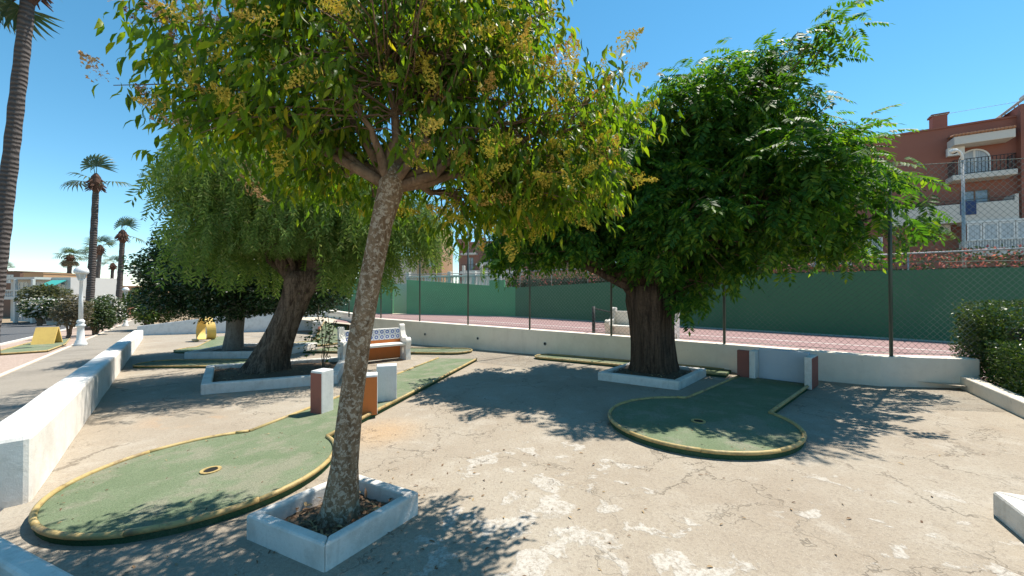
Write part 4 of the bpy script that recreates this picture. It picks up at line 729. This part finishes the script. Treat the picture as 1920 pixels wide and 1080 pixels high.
mb.tube([M @ Vector((2, -.2, 13.9)), M @ Vector((8, -.2, 13.9))], .012, 5); mb.tube([M @ Vector((3.1, -.6, 14.6)), M @ Vector((3.1, -1.9, 14.6))], .16, 8); mb.build('panel_stand', 'galvanised', so)
cn = MB().box(4.55, 7.2, 0, 1.15, 11.3, 11.85, M).build('awning_slab', 'house_white', ap, bevel=.03)
for i in range(16): x = 4.55 + i * .166; p = [M @ Vector((x + .083, .1, 12.12)), M @ Vector((x + .083, 1.22, 11.92))]; MB().tube(p, .085, 7).build('roof_tile', 'roof_tile', cn, True)
def arch(M, par, xc, z0, wd, hh, y=0.):
    k = 14; rr = wd / 2; zc = z0 + hh - rr; outer = [(xc - rr, z0)] + [(xc - rr * math.cos(a), zc + rr * math.sin(a)) for a in np.linspace(0, math.pi, k)] + [(xc + rr, z0)]; f = .1; r2 = rr - f; inner = [(xc - r2, z0)] + [(xc - r2 * math.cos(a), zc + r2 * math.sin(a)) for a in np.linspace(0, math.pi, k)] + [(xc + r2, z0)]; m = len(outer)
    mb = MB(); mb.add([M @ Vector((x, y + .06, z)) for x, z in outer] + [M @ Vector((x, y + .06, z)) for x, z in inner] + [M @ Vector((x, y - .01, z)) for x, z in outer], [(i, i + 1, m + i + 1, m + i) for i in range(m - 1)] + [(i + 1, i, 2 * m + i, 2 * m + i + 1) for i in range(m - 1)]); mb.box(xc - .05, xc + .05, y - .01, y + .058, z0, zc + r2, M); d_ = mb.build('arched_door', 'white_metal', par)
    MB().add([M @ Vector((x, y + .02, z)) for x, z in inner], [tuple(range(m))]).build('pane', 'curtain_glass', d_)
arch(M, ap, 5.95, 9.3, 1.45, 1.85); b1 = MB().box(4.5, 7.3, 0, 1.2, 8.95, 9.3, M).build('balcony', 'house_white', ap, bevel=.03); railing(M, ap, 4.55, 7.2, 1.1, 9.3, 10.3, .16, 'black_metal', .016, 1.0); aircon(M, ap, 6.95, .3, 10.75)
window(M, ap, 5.3, 6.6, 7.3, 8.4, 0, 'window', 'brown_render', 'window_glass', 2); b2 = MB().box(4.5, 10.6, 0, 1.25, 6.15, 6.4, M).build('balcony', 'house_white', ap); MB().box(4.5, 10.6, 1.12, 1.25, 6.4, 7.35, M).build('balcony_parapet', 'house_white', b2, bevel=.02); MB().box(4.5, 4.66, .0, 1.26, 6.41, 7.72, M).build('balcony_end', 'house_white', b2, bevel=.02); railing(M, ap, 4.7, 10.5, 1.18, 7.35, 7.6, 1.0)
MB().box(6.3, 7.0, 1.252, 1.30, 6.6, 7.5, M).build('hanging_towel', 'blue_cloth', b2)
vr = MB().box(3.95, 6.75, 0, 1.35, 3.9, 4.25, M).build('veranda_floor', 'house_white', ap); MB().box(3.95, 6.75, 0, 1.35, 6.02, 6.148, M).build('veranda_roof', 'white_metal', vr)
for i in range(4): window(M, ap, 4.0 + i * .69, 4.66 + i * .69, 4.9, 6.0, 1.3, 'veranda_window', 'white_metal', 'curtain_glass', 1, 1, .08)
railing(M, ap, 4.0, 6.75, 1.36, 4.25, 4.9, .12, 'white_metal', .018, 1.2); MB().box(3.97, 6.73, 1.24, 1.28, 4.25, 4.9, M).build('veranda_panel', 'curtain_glass', vr)
q = MB().lathe([(.46, 0), (.46, .03)], n=10); Mq = Matrix.Translation(M @ Vector((8.3, 0, 5.65))) @ M.to_3x3().to_4x4() @ Matrix.Rotation(R(-90), 4, 'X'); MB().add([Mq @ Vector(v) for v in q.v], q.f).build('round_window', 'window_glass', ap); aircon(M, ap, 7.55, .01, 5.6)
window(M, ap, 10.5, 11.7, 3.9, 5.6, 0, 'door_window', 'white_metal', 'curtain_glass', 2)
for s0 in (13, 18, 23.5):
    for z0 in (3.9, 7.0, 9.9): window(M, ap, s0, s0 + 1.3, z0, z0 + 1.6, 0, 'window', 'white_metal', 'window_glass', 2); bb = MB().box(s0 - .6, s0 + 1.9, 0, 1.0, z0 - .35, z0 - .1, M).build('balcony', 'house_white', ap); railing(M, ap, s0 - .5, s0 + 1.8, .9, z0 - .1, z0 + .8, .2, 'black_metal', .014)
# red block in the centre
M = frame_of(6.2, 45, -.93, .36); rb = thing('apartment_building', 'small red apartment block with stepped white balconies beyond the bright green wall', 'building', (0, 48, 0))
MB().box(-3, 9.0, -8, 0, -.5, 7.6, M).build('wall', 'terracotta', rb); MB().box(9.0, 14.5, -8, -.8, -.5, 8.1, M).build('wall', 'terracotta', rb); MB().box(12.8, 14.6, -.9, -.3, 7.9, 8.5, M).build('chimney', 'terracotta', rb)
for x, z, y in ((9.9, 5.3, -.8), (12.6, 4.2, -.8), (5.9, 5.2, 0), (2.4, 6.1, 0), (6.2, 2.9, 0), (10.4, 2.8, -.8)):
    b_ = MB().box(x - .9, x + 1.2, y, y + .9, z - .2, z + .05, M).build('balcony', 'house_white', rb, bevel=.02); MB().box(x - .9, x + 1.2, y, y + .85, z + 2.15, z + 2.4, M).build('canopy', 'house_white', b_, bevel=.02); window(M, rb, x - .3, x + .6, z + .1, z + 1.9, y, 'window', 'brown_render', 'window_glass', 2); railing(M, rb, x - .85, x + 1.15, y + .85, z + .05, z + .9, .18, 'black_metal', .018)
MB().box(3.5, 11.5, 0, 3.5, -.5, 3.3, M).build('terrace', 'house_white', rb); MB().box(3.5, 11.5, 3.4, 3.5, 3.3, 4.1, M).build('terrace_parapet', 'house_white', rb, bevel=.02)
for x in (4, 6.5, 9, 11.3): MB().box(x, x + .3, 3.35, 3.65, 3.3, 4.7, M).build('terrace_pier', 'house_white', rb, bevel=.03)
M = frame_of(*at(828, 52), -1, .1); tb = thing('apartment_building', 'tall narrow tan building behind the hanging pepper branches', 'building', (*at(805, 54), 0)); MB().box(0, 3.4, -6, 0, -.5, 10.6, M).build('wall', 'tan_render', tb); MB().box(3.4, 9, -6, -.6, -.5, 6.6, M).build('side_wing', 'pale_render', tb)
for z in (2.5, 5, 7.5): window(M, tb, 1.0, 2.2, z, z + 1.3, 0)
# balustrade above the end wall
a = RC + LDir * 1.8 + n2 * 1.5; t = thing('balustrade', 'white balustrade above the bright green wall', 'balustrade', (a.x, a.y, 1.9)); ang = math.atan2(LDir.y, LDir.x); M = Matrix.Translation((a.x, a.y, 0)) @ Matrix.Rotation(ang, 4, 'Z')
MB().box(-.2, 7.2, -.12, .12, .2, 2.05, M).build('plinth', 'house_white', t); MB().box(-.2, 7.2, -.1, .1, 2.62, 2.74, M).build('handrail', 'house_white', t, bevel=.02); bal = MB().lathe([(.06, 2.05), (.035, 2.1), (.065, 2.25), (.03, 2.45), (.055, 2.56), (.06, 2.62)], n=8).mesh('baluster', (0, 0, 0), True); bal.materials.append(MATS['house_white'])
for i in range(28): o = bpy.data.objects.new('baluster', bal); C.objects.link(o); o.parent = t; o.matrix_local = Matrix.Translation(-t.location) @ M @ Matrix.Translation((.1 + i * .25, 0, 0))
for x in (-.15, 1.7, 3.6, 7.0): MB().box(x - .12, x + .12, -.13, .13, 1.9, 3.0, M).build('pier', 'house_white', t, bevel=.02)
# villas across the road
M = frame_of(*at(112, 41), -1, .18, -1.8); v = thing('villa', 'white two storey villa with balustraded balcony and teal awning across the road', 'house', (*at(40, 42), -1.8))
MB().box(1.2, 10, -6, -1.6, 0, 5.0, M).build('wall', 'house_white', v); MB().box(1.0, 10.2, -1.6, 0, 2.55, 2.85, M).build('balcony', 'house_white', v); MB().box(3.9, 10, -1.7, -.2, 4.75, 5.0, M).build('canopy', 'house_white', v)
for x in (1.2, 3.9, 6.4, 9.0): MB().box(x, x + .3, -.35, -.05, 0, 2.55, M).build('column', 'house_white', v, bevel=.03); MB().box(x, x + .25, -.3, -.05, 2.85, 4.75 if x > 3 else 3.7, M).build('pillar', 'house_white', v, bevel=.03)
MB().box(1.05, 10.1, -.16, -.04, 3.5, 3.62, M).build('handrail', 'house_white', v)
bal = MB().lathe([(.07, 0), (.04, .06), (.075, .22), (.035, .45), (.065, .65)], n=7).mesh('baluster'); bal.materials.append(MATS['house_white'])
for i in range(34): o = bpy.data.objects.new('baluster', bal); C.objects.link(o); o.parent = v; o.matrix_local = Matrix.Translation(-v.location) @ M @ Matrix.Translation((1.25 + i * .26, -.1, 2.85))
for x in (1.9, 5.0, 7.4): window(M, v, x, x + 1.3, 3.0, 4.5, -1.6, 'window', 'white_metal', 'window_glass', 2)
for x in (2.0, 4.6, 7.2): window(M, v, x, x + 1.5, .1, 2.2, -1.6, 'garage_door', 'white_metal', 'curtain_glass', 3)
aw = MB(); aw.add([M @ Vector(q) for q in ((1.6, -1.5, 4.7), (3.7, -1.5, 4.7), (3.7, -.3, 4.0), (1.6, -.3, 4.0), (1.6, -1.5, 4.64), (3.7, -1.5, 4.64), (3.7, -.3, 3.94), (1.6, -.3, 3.94))], [(0, 1, 2, 3), (7, 6, 5, 4), (4, 5, 1, 0), (5, 6, 2, 1), (6, 7, 3, 2), (7, 4, 0, 3)]); aw.build('awning', 'teal_awning', v)
def house(label, px0, px1, pytop, d, mat, depth=6, base=-2.2, wins=(), ww=1.2, bits=None, cat='house'):
    x1_, y1_ = at(px1, d); M = frame_of(x1_, y1_, -1, .12); Wd = (px1 - px0) / 723 * d; zt = EYE + (547 - pytop) / 723 * d; h = thing('house', label, cat, (x1_ - Wd / 2, d + 2, base)); MB().box(0, Wd, -depth, 0, base, zt, M).build('wall', mat, h); MB().box(-.06, Wd + .06, -depth - .05, .06, zt, zt + .14, M).build('parapet', mat, h)
    for f, z in wins: window(M, h, f * Wd, f * Wd + ww, zt - z, zt - z + 1.2, 0, 'window', 'white_metal', 'window_glass', 2)
    return h, M, Wd, zt
house('dark brown flat roofed house behind the white villa', -10, 37, 510, 56, 'brown_render', wins=((.3, 1.6),))
h, M, Wd, zt = house('orange brown house block with arched opening behind the villa', 37, 81, 513, 55, 'tan_render'); arch(M, h, 1.0, zt - 2.3, 1.0, 1.2); arch(M, h, 2.3, zt - 2.2, .6, .9)
house('pale long house with dark roof edge beyond the olive tree', 80, 128, 533, 62, 'brown_render', wins=((.2, 1.5), (.6, 1.5))); house('cream house between the full crowned palm and the lamp post', 124, 152, 532, 64, 'pale_render', wins=((.3, 1.6),)); house('white house behind the slim distant palms', 150, 196, 537, 66, 'pale_render', wins=((.5, 1.6),))
house('terracotta house wing below the white house', 172, 222, 548, 58, 'terracotta', wins=((.3, 1.5), (.7, 1.5))); house('brown roofed house beneath the small far palm', 196, 224, 539, 70, 'brown_render', wins=((.4, 1.6),)); house('orange house beside the bare headed palm', 222, 262, 538, 62, 'tan_render', wins=((.3, 1.8),))
M = frame_of(*at(150, 37), -1, .05, -1.45); g = thing('garden_wall', 'white garden wall with meter box across the road', 'wall', (*at(115, 37), -1.45)); MB().box(0, 3.4, -.25, 0, -.3, 1.25, M).build('wall_body', 'house_white', g, bevel=.02); MB().box(0, 3.45, -.3, .05, 1.25, 1.35, M).build('coping', 'terracotta', g); MB().box(2.6, 3.3, 0, .15, .2, 1.1, M).build('meter_box', 'ac_white', g, bevel=.02); MB().box(2.65, 3.25, .15, .16, .25, .6, M).build('vent', 'black_metal', g)

# ------------------------------------------------------------------ fallen leaves
n = 430; P = np.stack([rng.uniform(-4, 6, n), rng.uniform(1.9, 9, n), np.zeros(n)], 1); near = rng.random(n) < .55; P[near, :2] = np.stack([rng.normal(-.9, 1.1, near.sum()), rng.normal(2.8, .7, near.sum())], 1)
e1_ = ((P[:, 0] + 2.9) ** 2 + (P[:, 1] - 3.6) ** 2 < 1.3 ** 2) | ((P[:, 0] - 2.3) ** 2 + (P[:, 1] - 4.8) ** 2 < 1.2 ** 2); P = P[~e1_]
def inpoly(P, poly):
    r = np.zeros(len(P), bool); m = len(poly)
    for i in range(m):
        (x0, y0), (x1, y1) = poly[i], poly[(i + 1) % m]; c_ = ((y0 > P[:, 1]) != (y1 > P[:, 1])); r ^= c_ & (P[:, 0] < (x1 - x0) * (P[:, 1] - y0) / ((y1 - y0) or 1e-9) + x0)
    return r
P = P[~inpoly(P, PL1) & ~inpoly(P, PL2) & ~inpoly(P, PL3)]; P[:, 2] = .0195 * (P[:, 0] - P[:, 1]) + .008; n = len(P); D = unit(n); D[:, 2] *= .15
o = stuff(scatter('fallen_leaves', *LEAF, P, D, np.tile([0, 0, 1.], (n, 1)) + unit(n) * .35, rng.uniform(.02, .055, n), 'dead_leaf')); tag(o, 'scattered dry brown leaves lying on the concrete paving', 'leaves')
Q = []
for c_, r_, k_ in (((-2.84, 3.66), .98, 70), ((2.3, 4.8), .98, 60)):
    a_ = rng.uniform(0, 6.28, k_); q_ = r_ * np.where(rng.random(k_) < .5, rng.uniform(.9, 1, k_), rng.random(k_) ** .5); Q.append(np.stack([c_[0] + q_ * np.cos(a_), c_[1] + q_ * np.sin(a_)], 1))
Q = np.concatenate(Q); Q = np.column_stack([Q, .0195 * (Q[:, 0] - Q[:, 1]) + .066]); D = unit(len(Q)); D[:, 2] *= .15
o = stuff(scatter('fallen_leaves', *LEAF, Q, D, np.tile([0, 0, 1.], (len(Q), 1)) + unit(len(Q)) * .35, rng.uniform(.015, .04, len(Q)), 'dead_leaf')); tag(o, 'small dry leaves and debris lying on the round putting greens', 'leaves')
for PLx, z_, nn in ((PL1, .075, 260), (PL2, .13, 160), (PL3, .13, 240)):
    a, b, c_, d_ = [np.array(q) for q in inset(PLx, .12)]; u_ = rng.random((nn, 1)); v_ = rng.random((nn, 1)); Q = (a * (1 - u_) + b * u_) * (1 - v_) + (d_ * (1 - u_) + c_ * u_) * v_; Q = np.column_stack([Q, .0195 * (Q[:, 0] - Q[:, 1]) + z_ + rng.uniform(0, .02, nn)]); D = unit(nn); D[:, 2] *= .3
    o = stuff(scatter('leaf_litter', *LEAF, Q, D, np.tile([0, 0, 1.], (nn, 1)) + unit(nn) * .5, rng.uniform(.04, .085, nn), 'dead_leaf')); tag(o, {0: 'dry leaf litter inside the square planter of the privet', 1: 'dry leaf litter around the thick dark tree trunk', 2: 'dry leaf litter in the bed under the pepper tree'}[[PL1, PL2, PL3].index(PLx)], 'leaves')
for o in bpy.data.objects:
    if '_o' in o: del o['_o']
